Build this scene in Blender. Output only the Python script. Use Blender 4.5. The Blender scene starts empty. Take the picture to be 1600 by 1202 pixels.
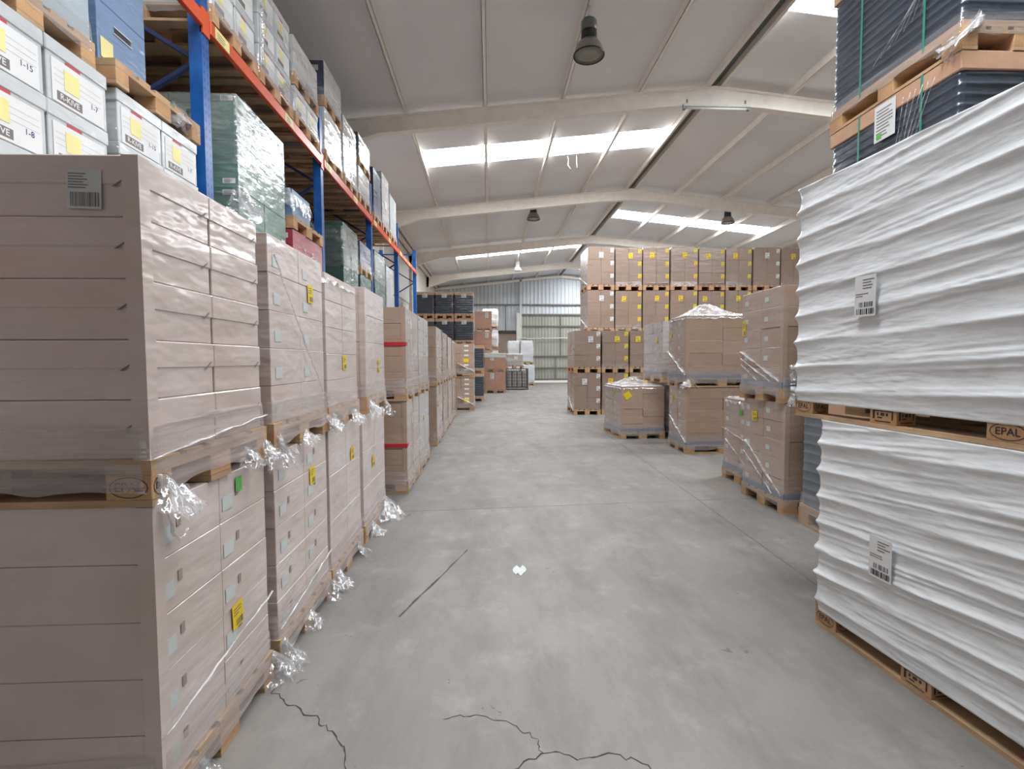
import bpy, math, random
from mathutils import Vector, Matrix, noise
random.seed(7)
PI = math.pi
C = bpy.context.scene.collection
S = bpy.context.scene

# ------------------------------------------------------------------ materials
MATS = {}
class NT:
    """small helper around one node tree"""
    def __init__(self, name):
        self.m = bpy.data.materials.new(name); self.m.use_nodes = True
        self.t = self.m.node_tree; self.t.nodes.clear()
        self.out = self.n('ShaderNodeOutputMaterial')
    def n(self, kind, **kw):
        x = self.t.nodes.new(kind)
        for k, v in kw.items():
            if k in ('operation', 'blend_type', 'data_type', 'noise_dimensions', 'feature', 'wave_type', 'bands_direction', 'interpolation_type', 'vector_type'):
                setattr(x, k, v)
            else:
                self.set(x, k, v)
        return x
    def set(self, x, k, v):
        k = k.replace('_', ' ') if isinstance(k, str) and k not in x.inputs else k
        if isinstance(k, str) and k.startswith('i') and k[1:].isdigit(): k = int(k[1:])
        s = x.inputs[k]
        if hasattr(v, 'is_output') or isinstance(v, bpy.types.NodeSocket): self.t.links.new(v, s)
        else: s.default_value = v
    def link(self, a, b): self.t.links.new(a, b)
    def pos(self): return self.n('ShaderNodeNewGeometry').outputs['Position']
    def obj(self): return self.n('ShaderNodeTexCoord').outputs['Object']
    def rnd(self): return self.n('ShaderNodeObjectInfo').outputs['Random']
    def scale(self, v, s, rot=None):
        m = self.n('ShaderNodeMapping', Vector=v); m.inputs['Scale'].default_value = s
        if rot: m.inputs['Rotation'].default_value = rot
        return m.outputs[0]
    def noise(self, v, sc, det=3, rough=.5):
        return self.n('ShaderNodeTexNoise', Vector=v, Scale=sc, Detail=det, Roughness=rough).outputs['Fac']
    def ramp(self, f, lo, hi, a=0., b=1.):
        r = self.n('ShaderNodeMapRange', Value=f); r.inputs[1].default_value = lo; r.inputs[2].default_value = hi
        r.inputs[3].default_value = a; r.inputs[4].default_value = b
        return r.outputs[0]
    def math(self, op, a, b=0.):
        x = self.n('ShaderNodeMath', operation=op); self.set(x, 'i0', a); self.set(x, 'i1', b)
        return x.outputs[0]
    def mix(self, f, a, b, bt='MIX'):
        x = self.n('ShaderNodeMix', data_type='RGBA', blend_type=bt)
        self.set(x, 'i0', f); self.set(x, 'i6', a); self.set(x, 'i7', b)
        return x.outputs[2]
    def bump(self, h, st=.3, dist=.01, nrm=None):
        x = self.n('ShaderNodeBump', Height=h, Strength=st, Distance=dist)
        if nrm is not None: self.link(nrm, x.inputs['Normal'])
        return x.outputs[0]
    def bsdf(self, col, rough=.5, nrm=None, **kw):
        b = self.n('ShaderNodeBsdfPrincipled')
        self.set(b, 'Base Color', col); self.set(b, 'Roughness', rough)
        if nrm is not None: self.link(nrm, b.inputs['Normal'])
        for k, v in kw.items(): self.set(b, k.replace('_', ' '), v)
        self.link(b.outputs[0], self.out.inputs[0])
        return b
def srgb(r, g, b):
    f = lambda c: (c/255/12.92) if c/255 <= .04045 else ((c/255+.055)/1.055)**2.4
    return (f(r), f(g), f(b), 1)
def plain(name, rgb, rough=.5, var=.06, sc=6, bump=0, metal=0., objvar=0., **kw):
    if name in MATS: return MATS[name]
    t = NT(name); p = t.pos(); f = t.noise(p, sc, 4)
    c = srgb(*rgb); lo = tuple(x*(1-var*2) for x in c[:3])+(1,); hi = tuple(min(1, x*(1+var)) for x in c[:3])+(1,)
    col = t.mix(t.ramp(f, .3, .7), lo, hi)
    if objvar:
        col = t.mix(t.ramp(t.rnd(), 0, 1, 0, objvar), col, tuple(x*.45 for x in c[:3])+(1,))
    nr = t.bump(t.noise(p, sc*8, 3), bump, .004) if bump else None
    t.bsdf(col, rough, nr, Metallic=metal, **kw)
    MATS[name] = t.m; return t.m
def wrapped(name, rgb, haze=.3, hazecol=(200, 196, 196), rough=.3, streak=.5, objvar=.12, sc=1.0, veil=.35, coat=.35):
    """card or board seen through tight stretch film: milky veil of its own pattern, glossy, finely wrinkled"""
    if name in MATS: return MATS[name]
    t = NT(name); p = t.pos(); o = t.rnd()
    c = srgb(*rgb); dk = tuple(x*.72 for x in c[:3])+(1,)
    base = t.mix(t.ramp(o, 0, 1, 0, objvar*3), c, dk)
    base = t.mix(t.ramp(t.noise(p, 9, 4), .35, .7, 0, .25), base, dk)
    st = t.noise(t.scale(p, (1.3*sc, 1.3*sc, 8*sc), (.42, .3, 0)), 1.0, 3, .5)
    big = t.noise(p, 2.2*sc, 3)
    hz = t.math('MULTIPLY', t.ramp(big, .3, .7, .55, 1.3), t.ramp(st, .3, .75, .7, 1.25))
    fc = t.math('POWER', t.n('ShaderNodeLayerWeight', Blend=.5).outputs['Facing'], 2.2)
    hz = t.math('MULTIPLY', hz, t.math('ADD', t.math('MULTIPLY', fc, veil), haze))
    col = t.mix(hz, base, srgb(*hazecol))
    h = t.math('ADD', t.math('MULTIPLY', st, 1.0), t.math('MULTIPLY', t.noise(t.scale(p, (2, 2, 5), (.5, .4, 0)), 2.5, 2), 1.6))
    nr = t.bump(h, streak, .012)
    b = t.bsdf(col, t.ramp(st, .3, .7, rough+.12, rough-.06), nr)
    b.inputs['Specular IOR Level'].default_value = .55
    b.inputs['Coat Weight'].default_value = coat; b.inputs['Coat Roughness'].default_value = .16
    t.link(nr, b.inputs['Coat Normal'])
    MATS[name] = t.m; return t.m
def film_mat(name, opacity, rgb=(225, 225, 228), flat=False):
    """clear stretch film: see-through, milkier in folds and at a glancing angle, sharp highlights"""
    t = NT(name); p = t.pos()
    st = t.noise(t.scale(p, (2, 2, 34), (.06, .08, 0)), 1.0, 3, .5) if flat else t.noise(t.scale(p, (7, 7, 16), (.5, .3, .2)), 1.0, 3, .55)
    lw = t.n('ShaderNodeLayerWeight', Blend=.35).outputs['Facing']
    f = t.math('ADD', t.math('MULTIPLY', t.ramp(st, .4, .72, .75 if flat else .25, 1.3), opacity), t.math('MULTIPLY', t.math('POWER', lw, 2.5), .45))
    nr = t.bump(st, .3 if flat else .45, .03)
    b = t.n('ShaderNodeBsdfPrincipled'); b.inputs['Base Color'].default_value = srgb(*rgb); b.inputs['Roughness'].default_value = .12
    b.inputs['Specular IOR Level'].default_value = 1.
    t.link(nr, b.inputs['Normal'])
    tr = t.n('ShaderNodeBsdfTransparent'); mx = t.n('ShaderNodeMixShader')
    gl = t.n('ShaderNodeBsdfGlossy'); gl.inputs['Roughness'].default_value = .14; t.link(nr, gl.inputs['Normal'])
    m0 = t.n('ShaderNodeMixShader'); m0.inputs[0].default_value = .10; t.link(tr.outputs[0], m0.inputs[1]); t.link(gl.outputs[0], m0.inputs[2])
    t.link(f, mx.inputs[0]); t.link(m0.outputs[0], mx.inputs[1]); t.link(b.outputs[0], mx.inputs[2]); t.link(mx.outputs[0], t.out.inputs[0])
    MATS[name] = t.m; return t.m
def make_mats():
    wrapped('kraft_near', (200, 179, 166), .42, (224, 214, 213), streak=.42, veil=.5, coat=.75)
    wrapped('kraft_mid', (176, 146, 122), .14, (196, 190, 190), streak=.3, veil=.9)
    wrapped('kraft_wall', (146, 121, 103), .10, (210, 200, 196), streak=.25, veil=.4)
    wrapped('kraft_brick', (192, 142, 116), .10)
    wrapped('grey_wrap', (186, 181, 178), .3)
    wrapped('black_sheet', (44, 52, 64), .05, (150, 160, 170), .28, .5)
    wrapped('slate_sheet', (92, 102, 110), .12, (160, 168, 175), .3, .5)
    wrapped('white_sheet', (226, 231, 233), .25, (238, 240, 243), .2, .7, 0, 2.3)
    wrapped('archive_grey', (184, 191, 193), .22, (230, 232, 234), .3, .4)
    wrapped('green_card', (72, 122, 106), .05, (190, 205, 200), .3, .5)
    wrapped('green_dark', (46, 84, 74), .06, (180, 195, 190), .26, .8)
    wrapped('green_wrap', (72, 120, 106), .14, (222, 230, 228), .2, 1.0, veil=.5)
    wrapped('navy_card', (58, 68, 100), .08, (180, 190, 210), .3, .5)
    wrapped('pale_blue', (158, 176, 184), .2, (205, 215, 220), .3, .6)
    wrapped('blue_card', (96, 130, 168), .10, (190, 205, 220), .3, .5)
    wrapped('red_card', (168, 42, 66), .08, (220, 190, 195), .3, .5)
    wrapped('white_wrap', (212, 212, 210), .3, (236, 236, 238), .22, .8)
    wrapped('sack_white', (196, 198, 200), .2, (215, 216, 218), .4, .4)
    plain('kraft_plain', (196, 158, 128), .75, .05, 8, .1, objvar=.2)
    plain('board_edge', (188, 160, 138), .5, .05, 12)
    plain('paper', (222, 224, 224), .55, .02)
    plain('paper_dim', (200, 206, 204), .5, .04)
    plain('yellow', (232, 204, 24), .5, .03)
    plain('yellow_pale', (232, 222, 150), .5, .04)
    plain('sticker_green', (96, 178, 84), .5, .03)
    plain('ink', (42, 42, 46), .6, .02)
    plain('ink_soft', (120, 112, 110), .6, .05)
    plain('ink_blue', (60, 62, 120), .6, .05)
    plain('red_print', (190, 62, 70), .5, .05)
    plain('red_tape', (196, 42, 52), .35, .05)
    plain('strap_green', (56, 140, 120), .4, .05)
    plain('blue_steel', (20, 84, 158), .38, .06)
    plain('navy_steel', (38, 56, 104), .42, .06)
    plain('orange_steel', (212, 84, 40), .4, .06)
    plain('cream_steel', (246, 240, 232), .5, .03)
    plain('roof_panel', (231, 231, 233), .55, .03, .6)
    plain('wall_paint', (222, 216, 206), .8, .05, 1.2)
    plain('block_wall', (156, 138, 126), .85, .08, 2)
    plain('sheet_wall', (206, 212, 218), .5, .05, .8)
    plain('door_sheet', (164, 164, 153), .55, .05, 1.0)
    plain('door_rail', (112, 112, 110), .5, .05)
    plain('white_post', (214, 214, 208), .6, .03)
    plain('dark_metal', (48, 48, 50), .45, .05)
    plain('mid_metal', (120, 122, 122), .4, .05, metal=.4)
    plain('lamp_bell', (150, 145, 142), .3, .04, metal=.3)
    plain('lamp_skylit', (236, 236, 238), .35, .02)
    plain('lamp_glass', (128, 130, 120), .15, .03)
    plain('tube_white', (240, 240, 240), .3, .01)
    plain('cage_metal', (88, 92, 98), .4, .06, metal=.4)
    plain('crack_dark', (62, 57, 53), .9, .1)
    plain('ground_out', (170, 168, 162), .9, .05)
    plain('slip', (112, 128, 150), .4, .06)
    plain('print_grey', (158, 144, 136), .6, .05)
    plain('skid', (84, 79, 75), .9, .25, 30)
    plain('cable', (225, 222, 216), .5, .02)
    film_mat('film', .14); film_mat('film_skirt', .14, flat=True); film_mat('film_left', .36, (220, 208, 204), True); film_mat('film_white', .66, (236, 236, 238)); film_mat('film_thin', .08)
    # pallet wood
    t = NT('pallet_wood'); o = t.obj(); p = t.pos()
    g = t.noise(t.scale(o, (3, 3, 40)), 2.0, 4, .6)
    v = t.noise(p, 4.0, 2)
    col = t.mix(t.ramp(v, .35, .65), srgb(200, 168, 130), srgb(176, 145, 112))
    col = t.mix(t.ramp(g, .4, .7, 0, .45), col, srgb(142, 110, 80))
    t.bsdf(col, .8, t.bump(g, .25, .003)); MATS['wood'] = t.m
    t = NT('pallet_block_wood'); p = t.pos()
    col = t.mix(t.ramp(t.noise(p, 5.0, 2), .35, .65), srgb(202, 162, 118), srgb(176, 136, 96))
    col = t.mix(t.ramp(t.noise(p, 160.0, 2), .5, .7, 0, .35), col, srgb(132, 92, 60))
    t.bsdf(col, .85, t.bump(t.noise(p, 160, 2), .3, .003)); MATS['block'] = t.m
    # painted upright with punched slots
    t = NT('upright_blue'); o = t.obj(); s = t.n('ShaderNodeSeparateXYZ', Vector=o)
    zf = t.math('FRACT', t.math('MULTIPLY', s.outputs[2], 16.))
    zz = t.math('LESS_THAN', t.math('ABSOLUTE', t.math('SUBTRACT', zf, .5)), .22)
    yy = t.math('LESS_THAN', t.math('ABSOLUTE', t.math('SUBTRACT', t.math('ABSOLUTE', s.outputs[1]), .024)), .006)
    slot = t.math('MULTIPLY', zz, yy)
    col = t.mix(slot, t.mix(t.ramp(t.noise(t.pos(), 7, 3), .3, .7), srgb(18, 78, 150), srgb(30, 100, 178)), srgb(10, 22, 48))
    t.bsdf(col, .38); MATS['upright'] = t.m
    # concrete floor
    t = NT('floor_concrete'); p = t.pos()
    n1 = t.noise(p, .55, 5, .6); n2 = t.noise(p, 3.2, 6, .65); n3 = t.noise(p, 60, 3, .7); n4 = t.noise(t.scale(p, (1.0, .35, 1), (0, 0, .35)), 2.2, 6, .7)
    col = t.mix(t.ramp(n1, .3, .7), srgb(122, 119, 115), srgb(140, 135, 129))
    col = t.mix(t.ramp(n4, .44, .66, 0, .75), col, srgb(106, 103, 100))
    col = t.mix(t.ramp(n2, .55, .78, 0, .45), col, srgb(164, 161, 155))
    col = t.mix(t.ramp(n3, .55, .75, 0, .3), col, srgb(112, 108, 104))
    sp = t.n('ShaderNodeTexVoronoi', Vector=t.n('ShaderNodeVectorMath', operation='ADD', i0=p, i1=t.n('ShaderNodeTexNoise', Vector=p, Scale=9.).outputs['Color']).outputs[0], Scale=1.9)
    spot = t.math('MULTIPLY', t.math('LESS_THAN', sp.outputs['Distance'], .07), t.ramp(n2, .42, .55))
    col = t.mix(t.math('MULTIPLY', spot, .6), col, srgb(78, 74, 72))
    s = t.n('ShaderNodeSeparateXYZ', Vector=p); wob = t.math('MULTIPLY', t.math('SUBTRACT', t.noise(p, 6., 3), .5), .03)
    jx = t.math('ABSOLUTE', t.math('ADD', t.math('SUBTRACT', s.outputs[0], t.math('MULTIPLY_ADD' if False else 'ADD', 2.07, t.math('MULTIPLY', s.outputs[1], .028))), wob))
    jl = t.math('ADD', t.math('SUBTRACT', s.outputs[1], t.math('ADD', 4.98, t.math('MULTIPLY', s.outputs[0], .07))), wob)
    jl = t.math('ABSOLUTE', jl)
    j = t.math('MAXIMUM', t.math('LESS_THAN', jx, .007), t.math('LESS_THAN', jl, .009))
    j = t.math('MULTIPLY', j, t.ramp(n2, .35, .6, .25, .75))
    col = t.mix(j, col, srgb(72, 68, 65))
    t.bsdf(col, t.ramp(n2, .3, .7, .62, .48), t.bump(n3, .12, .002)); MATS['floor'] = t.m
    # roof light sheet: daylight through it
    t = NT('rooflight_sheet'); e = t.n('ShaderNodeEmission'); e.inputs['Color'].default_value = (.93, .96, 1, 1); e.inputs['Strength'].default_value = SKY_LIGHT
    t.link(e.outputs[0], t.out.inputs[0]); MATS['rooflight'] = t.m
SKY_LIGHT = 30.0
make_mats()

# ------------------------------------------------------------------ mesh helpers
class MB:
    def __init__(self): self.v, self.f, self.mi, self.sm, self.mats = [], [], [], [], []
    def _m(self, mat):
        if mat not in self.mats: self.mats.append(mat)
        return self.mats.index(mat)
    def add(self, vs, fs, mat, M=None, smooth=False):
        b = len(self.v); i = self._m(mat)
        self.v += [tuple(M @ Vector(q)) if M is not None else tuple(q) for q in vs]
        self.f += [tuple(b+k for k in f) for f in fs]; self.mi += [i]*len(fs); self.sm += [smooth]*len(fs)
        return self
    def box(self, a, b, mat, bev=0., M=None):
        x0, y0, z0 = a; x1, y1, z1 = b
        if not bev:
            vs = [(x0,y0,z0),(x1,y0,z0),(x1,y1,z0),(x0,y1,z0),(x0,y0,z1),(x1,y0,z1),(x1,y1,z1),(x0,y1,z1)]
            return self.add(vs, [(0,3,2,1),(4,5,6,7),(0,1,5,4),(1,2,6,5),(2,3,7,6),(3,0,4,7)], mat, M)
        vs, fs, idx = [], [], {}
        X, Y, Z = (x0, x1), (y0, y1), (z0, z1); e = bev
        for i in (0, 1):
            for j in (0, 1):
                for k in (0, 1):
                    sx, sy, sz = 1-2*i, 1-2*j, 1-2*k; px, py, pz = X[i], Y[j], Z[k]
                    for ax in range(3):
                        idx[i,j,k,ax] = len(vs)
                        vs.append((px+(0 if ax == 0 else sx*e), py+(0 if ax == 1 else sy*e), pz+(0 if ax == 2 else sz*e)))
        def q(l, c):
            n = (Vector(vs[l[1]])-Vector(vs[l[0]])).cross(Vector(vs[l[2]])-Vector(vs[l[0]]))
            m = sum((Vector(vs[t]) for t in l), Vector())/len(l)-c
            fs.append(tuple(l) if n.dot(m) > 0 else tuple(reversed(l)))
        c = Vector(((x0+x1)/2, (y0+y1)/2, (z0+z1)/2))
        for a_ in (0, 1):
            q([idx[a_,0,0,0], idx[a_,1,0,0], idx[a_,1,1,0], idx[a_,0,1,0]], c)
            q([idx[0,a_,0,1], idx[1,a_,0,1], idx[1,a_,1,1], idx[0,a_,1,1]], c)
            q([idx[0,0,a_,2], idx[1,0,a_,2], idx[1,1,a_,2], idx[0,1,a_,2]], c)
            for b_ in (0, 1):
                q([idx[a_,b_,0,0], idx[a_,b_,1,0], idx[a_,b_,1,1], idx[a_,b_,0,1]], c)
                q([idx[a_,0,b_,0], idx[a_,1,b_,0], idx[a_,1,b_,2], idx[a_,0,b_,2]], c)
                q([idx[0,a_,b_,1], idx[1,a_,b_,1], idx[1,a_,b_,2], idx[0,a_,b_,2]], c)
                for k in (0, 1): q([idx[a_,b_,k,0], idx[a_,b_,k,1], idx[a_,b_,k,2]], c)
        return self.add(vs, fs, mat, M)
    def beam(self, p, q, w, h, mat, up=(0, 0, 1)):
        """box along p->q, w across, h along up"""
        p, q = Vector(p), Vector(q); d = q-p; L = d.length; d.normalize()
        r = d.cross(Vector(up)).normalized(); u = r.cross(d)
        M = Matrix(((d.x, r.x, u.x, p.x), (d.y, r.y, u.y, p.y), (d.z, r.z, u.z, p.z), (0, 0, 0, 1)))
        return self.box((0, -w/2, -h/2), (L, w/2, h/2), mat, 0, M)
    def tube(self, pts, r, mat, n=8, flat=1.):
        pts = [Vector(p) for p in pts]; vs, fs = [], []
        for i, p in enumerate(pts):
            d = (pts[min(i+1, len(pts)-1)]-pts[max(i-1, 0)]).normalized()
            a = d.cross(Vector((0, 0, 1)));
            if a.length < .05: a = d.cross(Vector((0, 1, 0)))
            a.normalize(); b = a.cross(d); rr = r(i/(len(pts)-1)) if callable(r) else r
            vs += [p+a*math.cos(2*PI*k/n)*rr+b*math.sin(2*PI*k/n)*rr*flat for k in range(n)]
        for i in range(len(pts)-1):
            for k in range(n): fs.append((i*n+k, i*n+(k+1) % n, (i+1)*n+(k+1) % n, (i+1)*n+k))
        fs += [tuple(range(n-1, -1, -1)), tuple((len(pts)-1)*n+k for k in range(n))]
        return self.add(vs, fs, mat, None, True)
    def lathe(self, prof, mat, n=32, M=None, cap=True):
        vs, fs = [], []
        for r, z in prof: vs += [(r*math.cos(2*PI*k/n), r*math.sin(2*PI*k/n), z) for k in range(n)]
        for i in range(len(prof)-1):
            for k in range(n): fs.append((i*n+k, i*n+(k+1) % n, (i+1)*n+(k+1) % n, (i+1)*n+k))
        if cap: fs += [tuple(range(n-1, -1, -1)), tuple((len(prof)-1)*n+k for k in range(n))]
        return self.add(vs, fs, mat, M, True)
    def grid(self, P, nu, nv, mat, smooth=True, wrap=False):
        vs = [P(i, j) for j in range(nv) for i in range(nu)]; fs = []
        for j in range(nv-1):
            for i in range(nu if wrap else nu-1):
                k = (i+1) % nu; fs.append((j*nu+i, j*nu+k, (j+1)*nu+k, (j+1)*nu+i))
        return self.add(vs, fs, mat, None, smooth)
    def mesh(self, name):
        me = bpy.data.meshes.new(name); me.from_pydata(self.v, [], self.f)
        for m in self.mats: me.materials.append(MATS[m])
        me.polygons.foreach_set('material_index', self.mi); me.polygons.foreach_set('use_smooth', self.sm)
        me.update(); return me
    def build(self, name, parent=None, loc=(0, 0, 0), rot=(0, 0, 0)):
        return put(name, self.mesh(name), parent, loc, rot)
def put(name, me, parent=None, loc=(0, 0, 0), rot=(0, 0, 0)):
    o = bpy.data.objects.new(name, me); C.objects.link(o); o.parent = parent
    o.location = loc; o.rotation_euler = rot
    return o
def thing(name, label, cat, loc, rz=0, group=None):
    o = bpy.data.objects.new(name, None); C.objects.link(o); o.empty_display_size = .1
    o.location = loc; o.rotation_euler = (0, 0, rz); o['label'] = label; o['category'] = cat
    if group: o['group'] = group
    return o
def tag(o, label, cat, group=None):
    o['label'] = label; o['category'] = cat
    if group: o['group'] = group
    return o
def struct(name, mb, parent=None):
    o = mb.build(name, parent)
    if parent is None: o['kind'] = 'structure'
    return o
TXT = {}
def text_geo(s):
    if s not in TXT:
        cu = bpy.data.curves.new('t', 'FONT'); cu.body = s; cu.size = 1; cu.align_x = 'CENTER'; cu.align_y = 'CENTER'; cu.offset = .012
        o = bpy.data.objects.new('t', cu); C.objects.link(o)
        me = bpy.data.meshes.new_from_object(o.evaluated_get(bpy.context.evaluated_depsgraph_get()))
        TXT[s] = ([tuple(v.co) for v in me.vertices], [tuple(p.vertices) for p in me.polygons])
        bpy.data.objects.remove(o); bpy.data.curves.remove(cu); bpy.data.meshes.remove(me)
    return TXT[s]
CACHE = {}
def cached(key, fn):
    if key not in CACHE: CACHE[key] = fn()
    return CACHE[key]
# matrices that stand a flat design (x right, y up, z out) on a side of a load
def face(side, W, D, u, v, eps=.0015, rot=0.):
    """u runs to the right as the viewer sees that side, v is height"""
    R = Matrix.Rotation(rot, 4, 'Z')
    if side == '+x': B = Matrix(((0, 0, 1, W/2+eps), (1, 0, 0, u), (0, 1, 0, v), (0, 0, 0, 1)))
    elif side == '-x': B = Matrix(((0, 0, -1, -W/2-eps), (-1, 0, 0, u), (0, 1, 0, v), (0, 0, 0, 1)))
    else: B = Matrix(((1, 0, 0, u), (0, 0, -1, -D/2-eps), (0, 1, 0, v), (0, 0, 0, 1)))
    return B @ R
def bars(mb, x0, y0, x1, y1, n, mat, M, rnd, z=.0018):
    """row of upright bars of uneven width (a barcode)"""
    x = x0
    while x < x1:
        w = rnd.choice((.5, 1, 1, 2))*(x1-x0)/n
        mb.add([(x, y0, z), (min(x+w, x1), y0, z), (min(x+w, x1), y1, z), (x, y1, z)], [(0, 1, 2, 3)], mat, M)
        x += w + rnd.choice((.6, 1, 1.5))*(x1-x0)/n
def lines(mb, x0, y0, x1, y1, n, mat, M, rnd, z=.0018):
    h = (y1-y0)/n
    for i in range(n):
        y = y0+i*h; e = x0+(x1-x0)*rnd.uniform(.55, 1)
        mb.add([(x0, y, z), (e, y, z), (e, y+h*.36, z), (x0, y+h*.36, z)], [(0, 1, 2, 3)], mat, M)
def sticker(parent, side, W, D, u, v, w, h, mat, name='sticker', rot=0., eps=.0015, deco=None, label=None):
    M = face(side, W, D, u, v, eps, rot); mb = MB(); rnd = random.Random(int(u*997+v*331))
    mb.box((-w/2, -h/2, 0), (w/2, h/2, .001), mat, 0, M)
    if deco == 'text': lines(mb, -w*.4, -h*.38, w*.4, h*.42, 9, 'ink_soft', M, rnd)
    if deco == 'note':
        lines(mb, -w*.38, h*.05, w*.38, h*.42, 3, 'ink_soft', M, rnd); bars(mb, -w*.2, -h*.42, w*.42, -h*.15, 14, 'ink_soft', M, rnd)
    if deco == 'ship':
        lines(mb, -w*.44, h*.02, w*.3, h*.44, 6, 'ink_soft', M, rnd); bars(mb, -w*.38, -h*.44, w*.44, -h*.08, 34, 'ink_soft', M, rnd)
    if deco == 'bar': bars(mb, -w*.4, -h*.35, w*.4, h*.35, 22, 'ink', M, rnd)
    o = mb.build(name, parent)
    if label: o['label'] = label
    return o

# ------------------------------------------------------------------ pallets
def block_mesh(sx, sy, sz, stamp=None, side=None):
    def mk():
        mb = MB(); mb.box((-sx/2, -sy/2, 0), (sx/2, sy/2, sz), 'block', .002)
        if stamp:
            for sd in side:
                M = face(sd, sx, sy, 0, sz*.5, .0012); w = sy if 'x' in sd else sx
                if stamp == 'EPAL':
                    vs, fs = text_geo('EPAL'); k = min(.04, w*.30)
                    mb.add([(x*k, y*k, 0) for x, y, z in vs], fs, 'ink', M)
                    a, b, n = w*.42, sz*.42, 40; ring = []
                    for i in range(n): c, s_ = math.cos(2*PI*i/n), math.sin(2*PI*i/n); ring += [(a*c, b*s_, 0), ((a-.003)*c, (b-.003)*s_, 0)]
                    mb.add(ring, [(2*i, 2*((i+1) % n), 2*((i+1) % n)+1, 2*i+1) for i in range(n)], 'ink', M)
                else:
                    for (x0, y0, x1, y1) in ((-.38, .28, .38, .34), (.33, -.2, .38, .3), (-.38, -.2, -.3, .3), (-.22, .02, -.16, .2), (-.08, .02, .06, .2), (.12, .02, .2, .2), (-.2, -.14, -.02, -.06), (-.3, -.36, .3, -.3)):
                        mb.add([(x0*w, y0*sz, 0), (x1*w, y0*sz, 0), (x1*w, y1*sz, 0), (x0*w, y1*sz, 0)], [(0, 1, 2, 3)], 'ink', M)
        return mb.mesh('pallet_block')
    return cached(('blk', round(sx, 3), round(sy, 3), round(sz, 3), stamp, side), mk)
PH = .144
def pallet(parent, W, D, long, detail=1, stamps=(), side='+x', z=0.):
    """Euro pallet: long = axis ('x' or 'y') of the 1.2 m side"""
    L, B = (W, D) if long == 'x' else (D, W); k = B/.8; q = L/1.2
    def mk():
        mb = MB()
        def bx(a0, a1, b0, b1, z0, z1, m='wood'):
            if long == 'x': mb.box((a0, b0, z0), (a1, b1, z1), m)
            else: mb.box((b0, a0, z0), (b1, a1, z1), m)
        for c, w in ((-.3275, .145), (-.165, .1), (0, .145), (.165, .1), (.3275, .145)): bx(-L/2, L/2, (c-w/2)*k, (c+w/2)*k, .122, .144)
        for c in (-.5275, 0, .5275): bx((c-.0725)*q, (c+.0725)*q, -B/2, B/2, .1, .122)
        for c, w in ((-.35, .1), (0, .145), (.35, .1)): bx(-L/2, L/2, (c-w/2)*k, (c+w/2)*k, 0, .022)
        if not detail:
            for a in (-.5275, 0, .5275):
                for c, w in ((-.35, .1), (0, .145), (.35, .1)): bx((a-.0725)*q, (a+.0725)*q, (c-w/2)*k, (c+w/2)*k, .022, .1, 'block')
        return mb.mesh('pallet')
    p = put('pallet', cached(('pal', round(W, 2), round(D, 2), long, detail), mk), parent, (0, 0, z))
    if detail:
        for a in (-.5275, 0, .5275):
            for c, w in ((-.35, .1), (0, .145), (.35, .1)):
                sx, sy = (.145*q, w*k) if long == 'x' else (w*k, .145*q)
                x, y = (a*q, c*k) if long == 'x' else (c*k, a*q)
                st = None
                for (ix, iy, s_) in stamps:
                    if (ix == 0 or ix*x > .2) and (iy == 0 or iy*y > .2) and not (ix == 0 and abs(x) > .05) and not (iy == 0 and abs(y) > .05): st = s_
                put('pallet_block', block_mesh(sx, sy, .078, st, (side, '-y')) if st else block_mesh(sx, sy, .078), p, (x, y, .022))
    return p
# ------------------------------------------------------------------ cartons
def carton_mesh(sx, sy, sz, mat, style):
    def mk():
        mb = MB()
        if style == 'lid':                       # deep lid over a tray, notched near its ends
            t = .004; h = sz*.52
            mb.box((-sx/2+t, -sy/2+t, 0), (sx/2-t, sy/2-t, sz-.004), mat, .003)
            mb.box((-sx/2, -sy/2, h), (sx/2, sy/2, sz), mat, .004)
            for sd, w in (('-y', sx), ('+x', sy), ('-x', sy)):
                M = face(sd, sx, sy, 0, h, -.001)
                x0 = w*.36 if sd == '-y' else w*.33
                mb.add([(x0, -.0, 0), (x0+.012, 0, .0), (x0+.045, .024, 0), (x0+.041, .027, 0)], [(0, 1, 2, 3)], 'ink_soft', face(sd, sx, sy, 0, h-.006, .0008))
        elif style == 'archive':                 # storage box with a shallow lift-off lid
            mb.box((-sx/2+.006, -sy/2+.006, 0), (sx/2-.006, sy/2-.006, sz-.01), mat, .004)
            mb.box((-sx/2, -sy/2, sz*.76), (sx/2, sy/2, sz), mat, .005)
        elif style == 'tape':                    # shipping carton with a taped centre seam
            mb.box((-sx/2, -sy/2, 0), (sx/2, sy/2, sz), mat, .006)
            for sd in ('-y', '+x', '-x'):
                mb.box((-.028, sz-.07, 0), (.028, sz-.004, .0008), 'board_edge', 0, face(sd, sx, sy, 0, 0, .0))
        else:
            mb.box((-sx/2, -sy/2, 0), (sx/2, sy/2, sz), mat, .0022)
        return mb.mesh('carton')
    return cached(('ct', round(sx, 3), round(sy, 3), round(sz, 3), mat, style), mk)
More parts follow.
